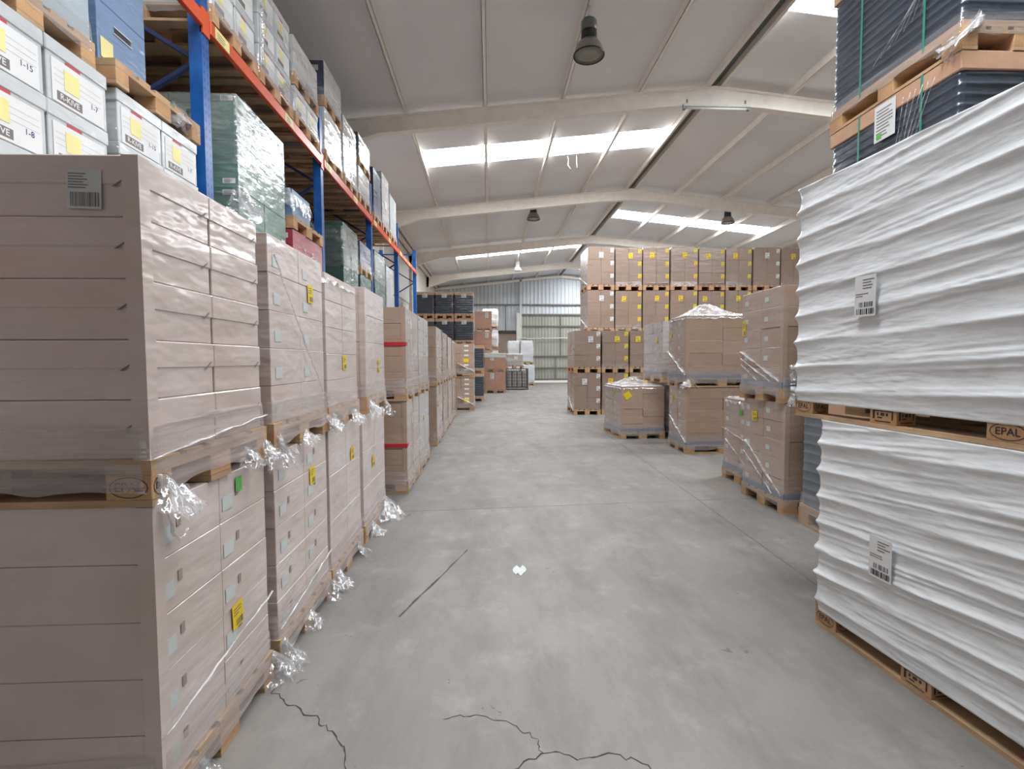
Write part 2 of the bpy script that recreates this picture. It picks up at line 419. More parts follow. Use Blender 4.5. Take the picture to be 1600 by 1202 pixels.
def cartons(parent, W, D, z0, H, nx, ny, nz, mat, style='plain', name='carton', jit=.003, gap=.004, deco=None, rnd=None, skip=()):
    sx, sy, sz = W/nx, D/ny, H/nz; out = []; rnd = rnd or random.Random(int(W*100+D*57+H*991+nz))
    me = carton_mesh(sx-gap, sy-gap, sz-.0015, mat, style)
    for k in range(nz):
        for i in range(nx):
            for j in range(ny):
                if (i, j, k) in skip: continue
                o = put(name, me, parent, (-W/2+(i+.5)*sx+rnd.uniform(-jit, jit), -D/2+(j+.5)*sy+rnd.uniform(-jit, jit), z0+k*sz+.001), (0, 0, rnd.uniform(-1, 1)*jit*1.2))
                if deco: deco(o, i, j, k, sx-gap, sy-gap, sz)
                out.append(o)
    return out
# ------------------------------------------------------------------ stretch film pieces
def ring_pt(W, D, t, r=.03):
    """point and outward normal on a rounded rectangle, t in 0..1 from the (+x,-y) corner up the +x side"""
    P = 2*(W+D)-8*r+2*PI*r; s = (t % 1)*P
    for L, (cx, cy), (dx, dy), (nx, ny), (kx, ky) in (
        (D-2*r, (W/2, -D/2+r), (0, 1), (1, 0), (W/2-r, D/2-r)), (W-2*r, (W/2-r, D/2), (-1, 0), (0, 1), (-W/2+r, D/2-r)),
        (D-2*r, (-W/2, D/2-r), (0, -1), (-1, 0), (-W/2+r, -D/2+r)), (W-2*r, (-W/2+r, -D/2), (1, 0), (0, -1), (W/2-r, -D/2+r))):
        if s <= L: return Vector((cx+dx*s, cy+dy*s, 0)), Vector((nx, ny, 0))
        s -= L
        if s <= PI*r/2:
            a = math.atan2(ny, nx)+s/r; n = Vector((math.cos(a), math.sin(a), 0))
            return Vector((kx, ky, 0))+n*r, n
        s -= PI*r/2
    return Vector((W/2, -D/2+r, 0)), Vector((1, 0, 0))
def skirt(parent, W, D, zl, zh, seed, mat='film', out=.010):
    mb = MB(); n, m = 150, 7; W += .022; D += .022
    pts = [ring_pt(W, D, i/n) for i in range(n)]
    def P(i, j):
        p, nn = pts[i]; f = j/(m-1); q = p*4+Vector((seed*3.1, 0, 0))
        zb = zl+.03*noise.noise(q*.8)+.012*noise.noise(q*2.6); zt = zh+.02*noise.noise(q*.5+Vector((9, 0, 0)))
        off = out*.7-f*.011+(1-f)*.008*noise.noise(q*1.1+Vector((0, 0, f*2)))+.003*noise.noise(q*2+Vector((0, 5, f*9)))
        return p+nn*max(.002 if f < .5 else -.007, off)+Vector((0, 0, zb+(zt-zb)*f))
    mb.grid(P, n, m, mat, True, True)
    return mb.build('stretch_film', parent)
def top_film(parent, W, D, z, h, seed, mat='film_white', over=.05):
    """film gathered over the top of a load in a crumpled heap"""
    mb = MB(); n = 44
    def P(i, j):
        u, v = i/(n-1)*2-1, j/(n-1)*2-1; e = max(abs(u), abs(v)); q = Vector((u*2.3, v*2.3, seed*1.7))
        x, y = u*(W/2+.012), v*(D/2+.012); ku, kv = .3*math.sin(seed*2.1), .25*math.cos(seed*1.3)
        r = math.hypot(u-ku, v-kv); an = math.atan2(v-kv, u-ku)
        fold = math.sin(an*7+seed+2.5*noise.noise(q*.7))*.5+.5*math.sin(an*13+seed*2)
        hh = (1-e**3)*h*(.95*math.exp(-(r/.55)**2)+.2+.12*fold*min(1, r*2)*(1-r*.4))+(h*.35*abs(noise.noise(q*2.4))*math.exp(-(r/.3)**2))
        if e > .93: return Vector((x, y, z-over*(e-.93)/.07*(1+.6*noise.noise(q*3))))
        return Vector((x*(1-.0*e), y, z+.008+max(0, hh)))
    mb.grid(P, n, n, mat)
    return mb.build('stretch_film', parent)
def rope(parent, p, q, r, seed, mat='film_white', sag=.0, n=14, wob=.01):
    p, q = Vector(p), Vector(q); rnd = random.Random(seed)
    pts = [p.lerp(q, i/(n-1))+Vector((rnd.uniform(-wob, wob)*.3, rnd.uniform(-wob, wob)*.3, -sag*math.sin(PI*i/(n-1))+rnd.uniform(-wob, wob)*.5)) for i in range(n)]
    mb = MB(); mb.tube(pts, lambda t: r*(.6+.8*abs(math.sin(5*t+seed))), mat, 6, .5)
    return mb.build('stretch_film', parent)
def tuft(parent, loc, size, seed, mat='film', n=5):
    """loose crumpled end of film hanging or lying"""
    mb = MB(); rnd = random.Random(seed); N = 9
    for k in range(n):
        a = rnd.uniform(0, 2*PI); d = Vector(((1 if loc[0] > 0 else -1)*(.12+abs(math.cos(a))*.4), math.sin(a)*.45, -rnd.uniform(.35, 1))).normalized(); s = d.cross(Vector((0, 0, 1))).normalized(); o = Vector((seed*1.3, k*2.1, 0))
        def P(i, j, d=d, s=s, o=o):
            u, v = i/(N-1), j/(N-1)-.5; w = noise.noise(Vector((u*3, v*4, 0))+o)
            return Vector(loc)+(d*u*size+s*v*size*(.35+.6*u)+Vector((0, 0, w*size*.3)))
        mb.grid(P, N, N, mat)
    return mb.build('stretch_film', parent)
def protector(parent, W, D, sx, sy, z0, z1, mat='board_edge'):
    mb = MB(); x, y = sx*(W/2+.001), sy*(D/2+.001); a = .045; t = .004
    mb.box((min(x, x+sx*t), min(y+sy*t, y-sy*a), z0), (max(x, x+sx*t), max(y+sy*t, y-sy*a), z1), mat)
    mb.box((min(x, x-sx*a), min(y, y+sy*t), z0), (max(x, x-sx*a), max(y, y+sy*t), z1), mat)
    return mb.build('edge_protector', parent)
def loc_of(side, xface, y0, W, D):
    """root position from the aisle face X, the near edge Y"""
    return (xface-W/2 if side == '+x' else xface+W/2, y0+D/2)
def cload(label, side, xf, y0, z, W, D, H, nx, ny, nz, mat, group, long='x', style='plain', rz=0., detail=1, stamps=(), film=True, inset=.012, prot=False, deco=None, cat='pallet load', name='carton_pallet', seed=None, skirtmat='film'):
    x, y = loc_of(side, xf, y0, W, D)
    t = thing(name, label, cat, (x, y, z), rz, group)
    pallet(t, W, D, long, detail, stamps, side)
    w, d = W-inset*2, D-inset*2
    sd = seed if seed is not None else int(abs(xf*31+y0*17+z*7))
    skirtmat = 'film_left' if side == '+x' and xf > -1.5 else 'film_skirt'
    cartons(t, w, d, PH, H-PH-.002, nx, ny, nz, mat, style, deco=deco, rnd=random.Random(sd), jit=.001 if mat == 'kraft_near' else .003, gap=.0025 if mat == 'kraft_near' else .004)
    if prot:
        for sy in prot: protector(t, w, d, 1 if side == '+x' else -1, sy, PH, H-.004, mat)
    if film: skirt(t, w, d, PH-(.095 if skirtmat == 'film_left' else .07), PH+.11, sd, skirtmat)
    return t, w, d

# ================================================================== the hall
XL, XR, Y0, Y1 = -3.55, 13.0, -7.5, 33.1
RX, RZ, TAN = 4.62, 7.06, .105                   # ridge line, top of the rafters there, roof slope
rz_ = lambda x: RZ-TAN*abs(x-RX)
mb = MB(); mb.box((XL-.2, Y0-.2, -.2), (XR+.2, Y1+.2, 0), 'floor'); struct('floor', mb)
mb = MB(); mb.box((-40, Y1+.2, -.3), (60, 75, -.02), 'ground_out'); struct('ground_outside', mb)
# roof, with rectangular holes for the light sheets
SKY = [('L', 12.35, 13.4), ('L', 24.25, 25.3), ('L', 1.45, 2.5), ('R', 7.15, 8.2), ('R', 19.0, 20.0), ('R', 30.0, 31.0)]
SX = {'L': (-1.6, 4.5), 'R': (4.78, 10.85)}
mb = MB()
for s, xa, xb in (('L', XL-.2, RX), ('R', RX, XR+.2)):
    xs = sorted({xa, xb, SX[s][0], SX[s][1]}); ys = sorted({Y0-.2, Y1+.2} | {y for q in SKY if q[0] == s for y in q[1:]})
    for i in range(len(xs)-1):
        for j in range(len(ys)-1):
            if (xs[i], xs[i+1]) == SX[s] and any(q[0] == s and q[1] == ys[j] for q in SKY): continue
            a, b, c, d = xs[i], xs[i+1], ys[j], ys[j+1]; za, zb = rz_(a)+.165, rz_(b)+.165
            vs = [(a,c,za),(b,c,zb),(b,d,zb),(a,d,za),(a,c,za+.04),(b,c,zb+.04),(b,d,zb+.04),(a,d,za+.04)]
            mb.add(vs, [(0,3,2,1),(4,5,6,7),(0,1,5,4),(1,2,6,5),(2,3,7,6),(3,0,4,7)], 'roof_panel')
struct('ceiling', mb)
for k, (s, c, d) in enumerate(SKY):
    a, b = SX[s]; za, zb = rz_(a)+.185, rz_(b)+.185; mb = MB(); n = 24
    mb.grid(lambda i, j: (a+(b-a)*i/n, c+(d-c)*j/8, za+(zb-za)*i/n+.006*math.cos(PI*j)), n+1, 9, 'rooflight')
    struct('window_%d' % (k+1), mb)
# purlins
for k in range(1, 6):
    for sg in (-1, 1):
        x = RX+sg*1.57*k; z = rz_(x)
        if x < XL or x > XR: continue
        mb = MB(); mb.box((x-.004, Y0, z), (x+.004, Y1, z+.165), 'cream_steel'); mb.box((x-.004, Y0, z), (x+.06, Y1, z+.006), 'cream_steel'); mb.box((x+.054, Y0, z), (x+.06, Y1, z+.02), 'cream_steel')
        struct('purlin', mb)
for sg in (-1, 1):
    x = RX+sg*.13; z = rz_(x); mb = MB(); mb.box((x-.004, Y0, z), (x+.004, Y1, z+.17), 'cream_steel'); mb.box((x-.03, Y0, z), (x+.03, Y1, z+.006), 'cream_steel')
    struct('purlin', mb)
mb = MB(); mb.box((RX-.12, Y0, RZ+.14), (RX+.12, Y1, RZ+.15), 'mid_metal'); struct('ridge_flashing', mb)
# portal frames: I section rafters with haunches, columns along the left wall
def rafter(y):
    mb = MB(); H = .33; f = .085
    for sg, xe in ((-1, XL+.015), (1, XR-.015)):
        zr, ze = RZ-.004, rz_(xe)-.004; hb = .62; xh = xe-sg*1.35; zh = rz_(xh)-.004
        def quad(pts, y0, y1):
            n = len(pts); vs = [(x, y0, z) for x, z in pts]+[(x, y1, z) for x, z in pts]
            fs = [tuple(range(n)), tuple(range(2*n-1, n-1, -1))]+[(i, i+n, (i+1) % n+n, (i+1) % n) for i in range(n)]
            mb.add(vs, fs, 'cream_steel')
        web = [(RX, zr), (RX, zr-H-.03), (RX+sg*1.0, rz_(RX+1)-H), (xh, zh-H), (xe, ze-hb), (xe, ze)]
        quad(web, y-.006, y+.006)
        for top in ((RX, zr), (xe, ze)),: quad([top[0], top[1], (top[1][0], top[1][1]-.014), (top[0][0], top[0][1]-.014)], y-f, y+f)
        bot = web[1:5]
        for p, q in zip(bot, bot[1:]): quad([p, q, (q[0], q[1]+.014), (p[0], p[1]+.014)], y-f, y+f)
        quad([(xe, 0), (xe+sg*.02, 0), (xe+sg*.02, ze), (xe, ze)], y-.09, y+.09)
        quad([(xe-sg*.14, 0), (xe-sg*.128, 0), (xe-sg*.128, ze-.3), (xe-sg*.14, ze-.3)], y-.09, y+.09); quad([(xe-sg*.13, 0), (xe, 0), (xe, ze), (xe-sg*.13, ze)], y-.006, y+.006)
    struct('portal_frame', mb)
for k in range(-2, 4): rafter(10.26+6.03*k)
mb = MB(); mb.box((XL-.2, Y0-.2, 0), (XL, Y1+.2, rz_(XL)+.2), 'wall_paint'); struct('wall_left', mb)
mb = MB(); mb.box((XR, Y0-.2, 0), (XR+.2, Y1+.2, rz_(XR)+.2), 'wall_paint'); struct('wall_right', mb)
mb = MB(); DX0, DX1, DH = -1.2, 4.2, 4.4       # unseen opening added behind the camera to let in fill light
mb.box((XL-.2, Y0-.2, 0), (DX0, Y0, 7.2), 'wall_paint'); mb.box((DX1, Y0-.2, 0), (XR+.2, Y0, 7.2), 'wall_paint'); mb.box((DX0, Y0-.2, DH), (DX1, Y0, 7.2), 'wall_paint'); struct('wall_front', mb)
mb = MB(); mb.box((-30, Y0-40, -.3), (40, Y0-.2, -.02), 'ground_out'); struct('ground_yard', mb)  # unseen ground added outside the fill opening
mb = MB(); mb.box((XL+.08, Y0, rz_(XL)-.02), (XL+.2, Y1, rz_(XL)+.13), 'cream_steel'); struct('trim_1', mb)
mb = MB(); mb.box((XL+.001, 19.8, 4.0), (XL+.03, 24.0, 5.95), 'white_post'); struct('trim_2', mb)
# end wall: ribbed sheet above block wall, sliding sheet door
mb = MB(); x = XL; ye = Y1
def rib(xa, xb, z0, z1f, mat, mb, y, pitch=.25, dep=.035):
    n = max(1, int(round((xb-xa)/pitch))); p = (xb-xa)/n
    for i in range(n):
        a = xa+i*p; pr = [(a, y), (a+p*.55, y), (a+p*.65, y-dep), (a+p*.9, y-dep), (a+p, y)]
        for (x0, y0), (x1, y1) in zip(pr, pr[1:]): mb.add([(x0, y0, z0), (x1, y1, z0), (x1, y1, z1f(x1)), (x0, y0, z1f(x0))], [(0, 1, 2, 3)], mat)
rib(XL, 1.8, 3.4, lambda x: rz_(x)+.18, 'sheet_wall', mb, ye); rib(1.8, 7.4, 4.55, lambda x: rz_(x)+.18, 'sheet_wall', mb, ye); rib(7.4, XR, 0, lambda x: rz_(x)+.18, 'sheet_wall', mb, ye)
mb.box((XL, ye+.02, 3.3), (1.8, ye+.12, 6), 'sheet_wall'); struct('wall_end', mb)
mb = MB(); mb.box((XL, ye-.06, 0), (1.78, ye+.16, 3.42), 'block_wall'); struct('wall_end_lower', mb)
mb = MB(); mb.box((XL, ye-.14, 5.12), (2.0, ye-.03, 5.2), 'door_rail'); mb.box((2.0, ye-.14, 5.12), (XR, ye-.03, 5.2), 'door_rail'); struct('trim_3', mb)
mb = MB(); mb.box((1.98, ye-.2, 4.5), (2.12, ye-.04, rz_(2)), 'sheet_wall'); struct('trim_4', mb)
mb = MB(); mb.box((1.76, ye-.32, 0), (2.1, ye-.02, 4.6), 'white_post'); struct('trim_5', mb)
mb = MB(); mb.beam((XL, ye-.15, rz_(XL)-.05), (RX, ye-.15, RZ-.05), .1, .14, 'cream_steel'); mb.beam((RX, ye-.15, RZ-.05), (XR, ye-.15, rz_(XR)-.05), .1, .14, 'cream_steel'); struct('trim_6', mb)
mb = MB(); rib(2.12, 7.4, .14, lambda x: 4.52, 'door_sheet', mb, ye-.1, .2, .03)
for z, h in ((4.5, .1), (3.74, .07), (1.75, .09), (.98, .06), (.2, .12)): mb.box((2.12, ye-.2, z-h/2), (7.4, ye-.135, z+h/2), 'door_rail')
for x, a, b in ((4.71, 1.8, 4.5), (4.36, .2, 1.72), (7.3, .2, 4.5)): mb.box((x-.03, ye-.19, a), (x+.03, ye-.136, b), 'door_rail')
struct('door_1', mb)
mb = MB(); mb.tube([(2.0, ye-.34, 2.88), (2.25, ye-.36, 2.96), (2.5, ye-.26, 2.9), (3.4, ye-.25, 2.92), (3.5, ye-.26, 2.98), (3.6, ye-.25, 2.92), (4.9, ye-.25, 2.95), (5.6, ye-.25, 2.93)], .035, 'white_post')
tag(mb.build('pipe'), 'pale pipe running across the middle of the closed metal door', 'pipe')
mb = MB(); mb.box((.5, ye-.2, 3.3), (1.72, ye-.07, 3.46), 'dark_metal'); mb.tube([(1.05, ye-.12, 5.1), (1.05, ye-.12, 3.45)], .03, 'door_rail'); struct('trim_7', mb)
# floor cracks, tyre mark
def ribbon(pts, w, mat, name, z=.0012, jit=.012, seed=1):
    rnd = random.Random(seed); P = []
    for (x0, y0), (x1, y1) in zip(pts, pts[1:]):
        for i in range(6): t = i/6; P.append((x0+(x1-x0)*t+rnd.uniform(-jit, jit), y0+(y1-y0)*t+rnd.uniform(-jit, jit)))
    mb = MB(); vs = []
    for i, (x, y) in enumerate(P):
        a, b = P[max(i-1, 0)], P[min(i+1, len(P)-1)]; d = Vector((b[0]-a[0], b[1]-a[1], 0)); d = d.normalized() if d.length else Vector((1, 0, 0)); n = Vector((-d.y, d.x, 0)); ww = w*rnd.uniform(.3, 1)
        vs += [(x+n.x*ww, y+n.y*ww, z), (x-n.x*ww, y-n.y*ww, z)]
    mb.add(vs, [(2*i, 2*i+1, 2*i+3, 2*i+2) for i in range(len(P)-1)], mat); struct(name, mb)
ribbon([(-1.01, 2.25), (-.89, 2.14), (-.74, 2.06), (-.66, 1.97), (-.57, 1.87), (-.53, 1.72)], .0035, 'crack_dark', 'floor_crack', seed=2)
ribbon([(.0, 1.66), (.07, 1.75), (.2, 1.83), (.31, 1.79), (.44, 1.8), (.55, 1.76), (.66, 1.66)], .003, 'crack_dark', 'floor_crack', seed=3)
ribbon([(-.2, 2.03), (-.09, 2.04), (.08, 1.98), (.17, 1.89), (.19, 1.82)], .0025, 'crack_dark', 'floor_crack', seed=4)
ribbon([(-.19, 3.88), (-.38, 3.33), (-.58, 2.78)], .009, 'skid', 'floor_mark', jit=.003, seed=5)
mb = MB(); mb.grid(lambda i, j: (.2+(i/7-.5)*.10*(.35+.65*math.sin(PI*(j+.6)/6.2)), 3.47+(j/5-.5)*.13+.02*math.sin(i*1.1), .002+.008*abs(noise.noise(Vector((i*.7, j*.9, 3))))), 8, 6, 'paper_dim')  # thin wavy pale patch just above the floor
tag(mb.build('white_patch'), 'small white patch lying on the concrete in the middle of the aisle', 'scrap')

# ================================================================== lamps
def bay_lamp(x, y, z, label, white=False):
    t = thing('high_bay_lamp', label, 'lamp', (x, y, z), 0, 'high bay lamps')
    a, b = ('lamp_skylit', 'lamp_skylit') if white else ('mid_metal', 'lamp_bell')
    top = rz_(x)-z
    mb = MB(); mb.tube([(0, 0, .5), (0, 0, top)], .022, 'white_post'); mb.build('stem', t)
    mb = MB(); mb.lathe([(.1, .34), (.115, .36), (.115, .48), (.09, .515), (.02, .525)], a, 28); mb.build('ballast_housing', t)
    mb = MB(); mb.lathe([(.125, .2), (.118, .24), (.115, .335)], a if white else 'dark_metal', 28); mb.build('collar', t)
    mb = MB(); mb.lathe([(.222, .0), (.215, .05), (.19, .12), (.15, .185), (.12, .2), (.116, .196), (.146, .18), (.185, .117), (.21, .05), (.217, 0)], b, 36, None, False); mb.build('reflector', t)
    mb = MB(); mb.lathe([(.228, -.012), (.234, 0), (.228, .012), (.216, .0), (.228, -.012)], b if white else 'dark_metal', 36, None, False); mb.build('rim', t)
    mb = MB(); mb.lathe([(.001, .012), (.12, .008), (.216, .002), (.216, -.004), (.12, .002), (.001, .006)], 'lamp_skylit' if white else 'lamp_glass', 32); mb.build('lens', t)
bay_lamp(1.50, 7.55, 6.02, 'large grey bell lamp hanging nearest the camera at the top of the photo')
bay_lamp(1.52, 17.2, 6.32, 'grey bell lamp hanging left of the ridge behind the second portal beam')
bay_lamp(1.52, 26.9, 6.3, 'bell lamp hanging far back, coloured white as lit by the third roof light', True)  # brightness from the skylight above is put into its white colour
bay_lamp(8.3, 17.2, 6.24, 'grey bell lamp hanging right of the ridge above the wall of cartons')
t = thing('tube_light', 'pale fluorescent tube light fixed under the nearest portal beam at the ridge', 'lamp', (4.6, 10.1, 6.56))
mb = MB(); mb.box((-.68, -.035, .03), (.68, .035, .085), 'white_post'); mb.build('batten', t)
mb = MB(); mb.tube([(-.64, 0, 0), (.64, 0, 0)], .02, 'tube_white', 12); mb.build('tube', t)
for sx in (-1, 1):
    mb = MB(); mb.box((sx*.66-.025, -.03, -.03), (sx*.66+.025, .03, .07), 'mid_metal'); mb.box((sx*.6-.015, -.012, .08), (sx*.6+.015, .012, .17), 'mid_metal'); mb.build('end_bracket', t)

mb = MB(); mb.tube([(2.1, 13.5, 7.0), (2.14, 13.5, 6.85), (2.12, 13.5, 6.72), (2.2, 13.5, 6.62)], .008, 'cable'); mb.tube([(2.35, 13.5, 7.0), (2.36, 13.5, 6.8), (2.37, 13.5, 6.66)], .008, 'cable')
tag(mb.build('cable'), 'short loose white cable ends hanging below the large left roof light', 'cable')

# ================================================================== pallet rack on the left
RXF, RXB = -2.28, -3.28
PY = [-1.3, 1.43, 4.15, 6.88, 9.68, 12.43, 15.4]
LZ = (2.0, 4.17)
t = thing('pallet_rack', 'long rack of blue uprights and orange beams along the left wall', 'rack', (0, 0, 0))
for y in PY:
    for x in (RXF, RXB):
        mb = MB(); o = mb.box((-.05, -.05, 0), (.05, -.044, 4.85), 'upright').box((-.05, .044, 0), (.05, .05, 4.85), 'upright').box((.044, -.045, 0), (.05, .045, 4.85), 'upright').box((-.06, -.06, 0), (.06, .06, .008), 'blue_steel') and mb.build('upright', t, (x, y, 0))
    z = .3; k = 0
    while z < 4.5:
        mb = MB(); a, b = (RXF-.05, RXB+.05) if k % 2 == 0 else (RXB+.05, RXF-.05)
        mb.beam((a, y, z), (b, y, z+.55), .03, .04, 'navy_steel', (0, 1, 0)); mb.build('brace', t); z += .6; k += 1
    mb = MB(); mb.beam((RXF-.05, y, 4.72), (RXB+.05, y, 4.72), .03, .04, 'blue_steel'); mb.build('brace', t)
for a, b in zip(PY, PY[1:]):
    for z in LZ:
        for x in (RXF, RXB):
            sg = 1 if x == RXF else -1
            mb = MB(); mb.box((x+sg*.052-.02, a+.052, z-.055), (x+sg*.052+.02, b-.052, z+.055), 'orange_steel', .004)
            mb.box((x+sg*.052-.012, a-.0, z-.1), (x+sg*.052+.01, a+.05, z+.1), 'orange_steel'); mb.box((x+sg*.052-.012, b-.05, z-.1), (x+sg*.052+.01, b-.001, z+.1), 'orange_steel')
            bm = mb.build('beam', t)
            if x == RXF and z > 4 and a > 4:
                for yy in (a+.22, a+1.6):
                    mb = MB(); M = Matrix(((0, 0, 1, x+.0735), (1, 0, 0, yy), (0, 1, 0, z), (0, 0, 0, 1))); mb.box((-.11, -.045, 0), (.11, .045, .001), 'yellow_pale', 0, M); lines(mb, -.08, -.03, .08, .03, 3, 'ink_soft', M, random.Random(3)); mb.build('location_label', bm)
TOP = LZ[1]+.056; LOW = LZ[0]+.056

# ================================================================== left row: pairs of film wrapped carton loads
GL = 'film wrapped carton loads in the near left row'
def deco_label(side, u, v, w=.075, h=.055, cols=(0, 1), mark=True, mat='paper_dim'):
    def f(o, i, j, k, sx, sy, sz):
        if (side == '+x' and i != 1) or (side == '-x' and i != 0) or j not in cols: return
        s = u if side == '+x' else -u
        sticker(o, side, sx, sy, s, v, w, h, mat, 'paper_label')
        if mark: sticker(o, side, sx, sy, s+.072, v+.028, .022, .036, 'print_grey', 'printed_symbol')
    return f
def yel(t, side, W, D, u, v, w=.085, h=.1, rot=.05, mat='yellow'): return sticker(t, side, W, D, u, v, w, h, mat, 'sticker', rot, .004, 'note', 'yellow sticker' if mat == 'yellow' else None)
XA = -1.03; H2 = 1.06
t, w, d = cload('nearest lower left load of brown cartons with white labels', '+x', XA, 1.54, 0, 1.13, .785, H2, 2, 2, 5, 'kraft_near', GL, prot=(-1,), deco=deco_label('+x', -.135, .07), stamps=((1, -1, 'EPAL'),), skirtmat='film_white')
yel(t, '+x', w, d, 2.03-1.93, .47); sticker(t, '+x', w, d, .14, 1.0, .05, .06, 'sticker_green', 'sticker', 0, .003, label='small green sticker')
rope(t, (.572, -.38, .33), (.572, .385, .43), .004, 3)
tuft(t, (.56, .38, .12), .14, 4); tuft(t, (.56, -.2, .1), .1, 5)
t, w, d = cload('nearest upper left load of plain brown cartons with a shipping label on its front', '+x', XA, 1.54, H2, 1.13, .78, H2, 2, 2, 5, 'kraft_near', GL, style='lid', prot=(-1,), stamps=((1, -1, 'EPAL'),), skirtmat='film_white')
sticker(t, '-y', w, d, .398, .955, .1, .115, 'paper_dim', 'shipping_label', -.03, .002, 'ship')
tuft(t, (.572, -.33, .06), .13, 7, 'film', 6); rope(t, (.572, -.37, .1), (.572, -.24, -.12), .005, 2, sag=.1); rope(t, (.572, -.385, .15), (.572, .38, .2), .006, 9)
tuft(t, (.56, .2, .08), .1, 8); tuft(t, (.56, .37, .08), .1, 9)
t, w, d = cload('second lower left load of cartons with white labels and a yellow sticker near its top', '+x', XA, 2.40, 0, 1.13, .785, H2, 2, 2, 5, 'kraft_near', GL, deco=deco_label('+x', -.1, .07), skirtmat='film_white')
yel(t, '+x', w, d, 2.91-2.79, .84); tuft(t, (.56, -.36, .12), .17, 11, 'film', 6); tuft(t, (.56, .0, .1), .12, 12); tuft(t, (.56, .37, .1), .15, 13)
rope(t, (.572, -.385, .2), (.572, .385, .3), .004, 4)
t, w, d = cload('second upper left load of cartons with a yellow sticker on its top row', '+x', XA, 2.40, H2, 1.13, .78, H2-.01, 2, 2, 5, 'kraft_near', GL, deco=deco_label('+x', -.1, .06, cols=(0, 1), mark=False), skirtmat='film_white')
yel(t, '+x', w, d, 2.95-2.79, 1.89-H2); rope(t, (.572, -.36, .95), (.572, .37, .17), .004, 5); tuft(t, (.56, -.35, .07), .16, 14, 'film', 6); tuft(t, (.56, 0, .06), .1, 15); tuft(t, (.56, .36, .1), .13, 16)
t, w, d = cload('third lower left load of pale cartons with one yellow sticker at its right', '+x', XA, 3.21, 0, 1.13, .785, H2, 2, 2, 3, 'kraft_near', GL, skirtmat='film_white')
yel(t, '+x', w, d, 3.75-3.6, .81); tuft(t, (.56, -.3, .1), .14, 17); tuft(t, (.56, .2, .1), .14, 18)
t, w, d = cload('third upper left load of cartons with crumpled film bunched over its top', '+x', XA, 3.21, H2, 1.13, .74, H2-.05, 2, 2, 5, 'kraft_near', GL, skirtmat='film_white')
yel(t, '+x', w, d, 3.6-3.58, 1.49-H2); top_film(t, w, d, H2-.055, .07, 3); tuft(t, (.56, -.3, .1), .12, 19); tuft(t, (.56, .2, .08), .12, 20)
t, w, d = cload('fourth lower left load of pale cartons beside a heap of loose film', '+x', XA, 4.06, 0, 1.13, .85, H2, 2, 2, 3, 'kraft_near', GL, skirtmat='film_white')
yel(t, '+x', w, d, 4.41-4.485, .62); tuft(t, (.56, .3, .16), .3, 21, 'film', 8); tuft(t, (.56, -.2, .1), .15, 22)
t, w, d = cload('fourth upper left load of cartons with two small yellow stickers', '+x', XA, 4.19, H2, 1.13, .78, H2, 2, 2, 4, 'kraft_near', GL, prot=(-1,), skirtmat='film_white')
yel(t, '+x', w, d, 4.69-4.58, .43, .06, .05); yel(t, '+x', w, d, 4.69-4.58, .36, .06, .05); tuft(t, (.56, -.3, .1), .15, 23); tuft(t, (.56, .33, .05), .16, 24)
# the two pairs with a red tape band
XB = -.93; GR = 'carton loads past the near left row'
for q, (y0, dd) in enumerate(((5.58, 1.0), (6.62, 1.02))):
    for lv in (0, 1):
        z = lv*1.05; lab = [['lower load of taped cartons with a red band across its uncovered front', 'upper load of taped cartons with a red band across its uncovered front'], ['lower pale film wrapped load close behind the red banded cartons', 'upper pale film wrapped load close behind the red banded cartons']][q][lv]
        t, w, d = cload(lab, '+x', XB, y0, z, 1.2, dd, 1.05, 2, 2, 5, 'kraft_mid' if q == 0 else 'grey_wrap', GR, prot=(-1,) if q == 0 else False, skirtmat='film_white')
        if q == 0:
            mb = MB(); zz = .62 if lv else .53
            mb.box((-w/2-.002, -d/2-.012, zz), (w/2+.008, -d/2-.006, zz+.04), 'red_tape'); mb.box((w/2+.003, -d/2-.01, zz), (w/2+.008, -d/2+.1, zz+.04), 'red_tape'); mb.build('tape_band', t)
            rope(t, (w/2+.006, -.1, .95), (w/2+.006, -.06, .2), .006, 6+lv, n=8)
        elif lv == 0: yel(t, '+x', w, d, -.1, .7, .07, .07)
# four pairs further down
for q in range(4):
    for lv in (0, 1):
        z = lv*1.05; nth = ('first', 'second', 'third', 'fourth')[q]
        hh = 1.05-(.03*q if lv else 0)
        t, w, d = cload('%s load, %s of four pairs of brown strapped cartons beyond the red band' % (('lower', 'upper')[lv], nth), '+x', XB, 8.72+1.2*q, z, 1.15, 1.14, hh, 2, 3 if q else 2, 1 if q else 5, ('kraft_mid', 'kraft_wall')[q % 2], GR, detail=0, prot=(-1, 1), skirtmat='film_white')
        if lv == 0: yel(t, '+x', w, d, -.3, .72, .1, .12)
        if q == 3 and lv: top_film(t, w, d, hh, .03, 5)
# white labelled pair seen from its end
for lv in (0, 1):
    t, w, d = cload(('lower', 'upper')[lv]+' load of cartons with a column of white labels in front of the black stacks', '+x', -.47, 14.8, lv*1.0, 1.2, .8, 1.0, 3, 1, 6, 'kraft_mid', GR, detail=0, film=False,
                    deco=lambda o, i, j, k, sx, sy, sz: sticker(o, '-y', sx, sy, -.02, sz*.55, .13, .05, 'paper', 'paper_label') if i == 2 else None)
    sticker(t, '-y', w, d, .36, .5 if lv else .3, .16, .12, 'yellow', 'sticker', 0, .004, label='yellow sticker'); skirt(t, w, d, .07, .25, 31+lv, 'film_skirt'); rope(t, (.1, -.42, .42), (.6, -.42, .17), .03, 8+lv, n=10)

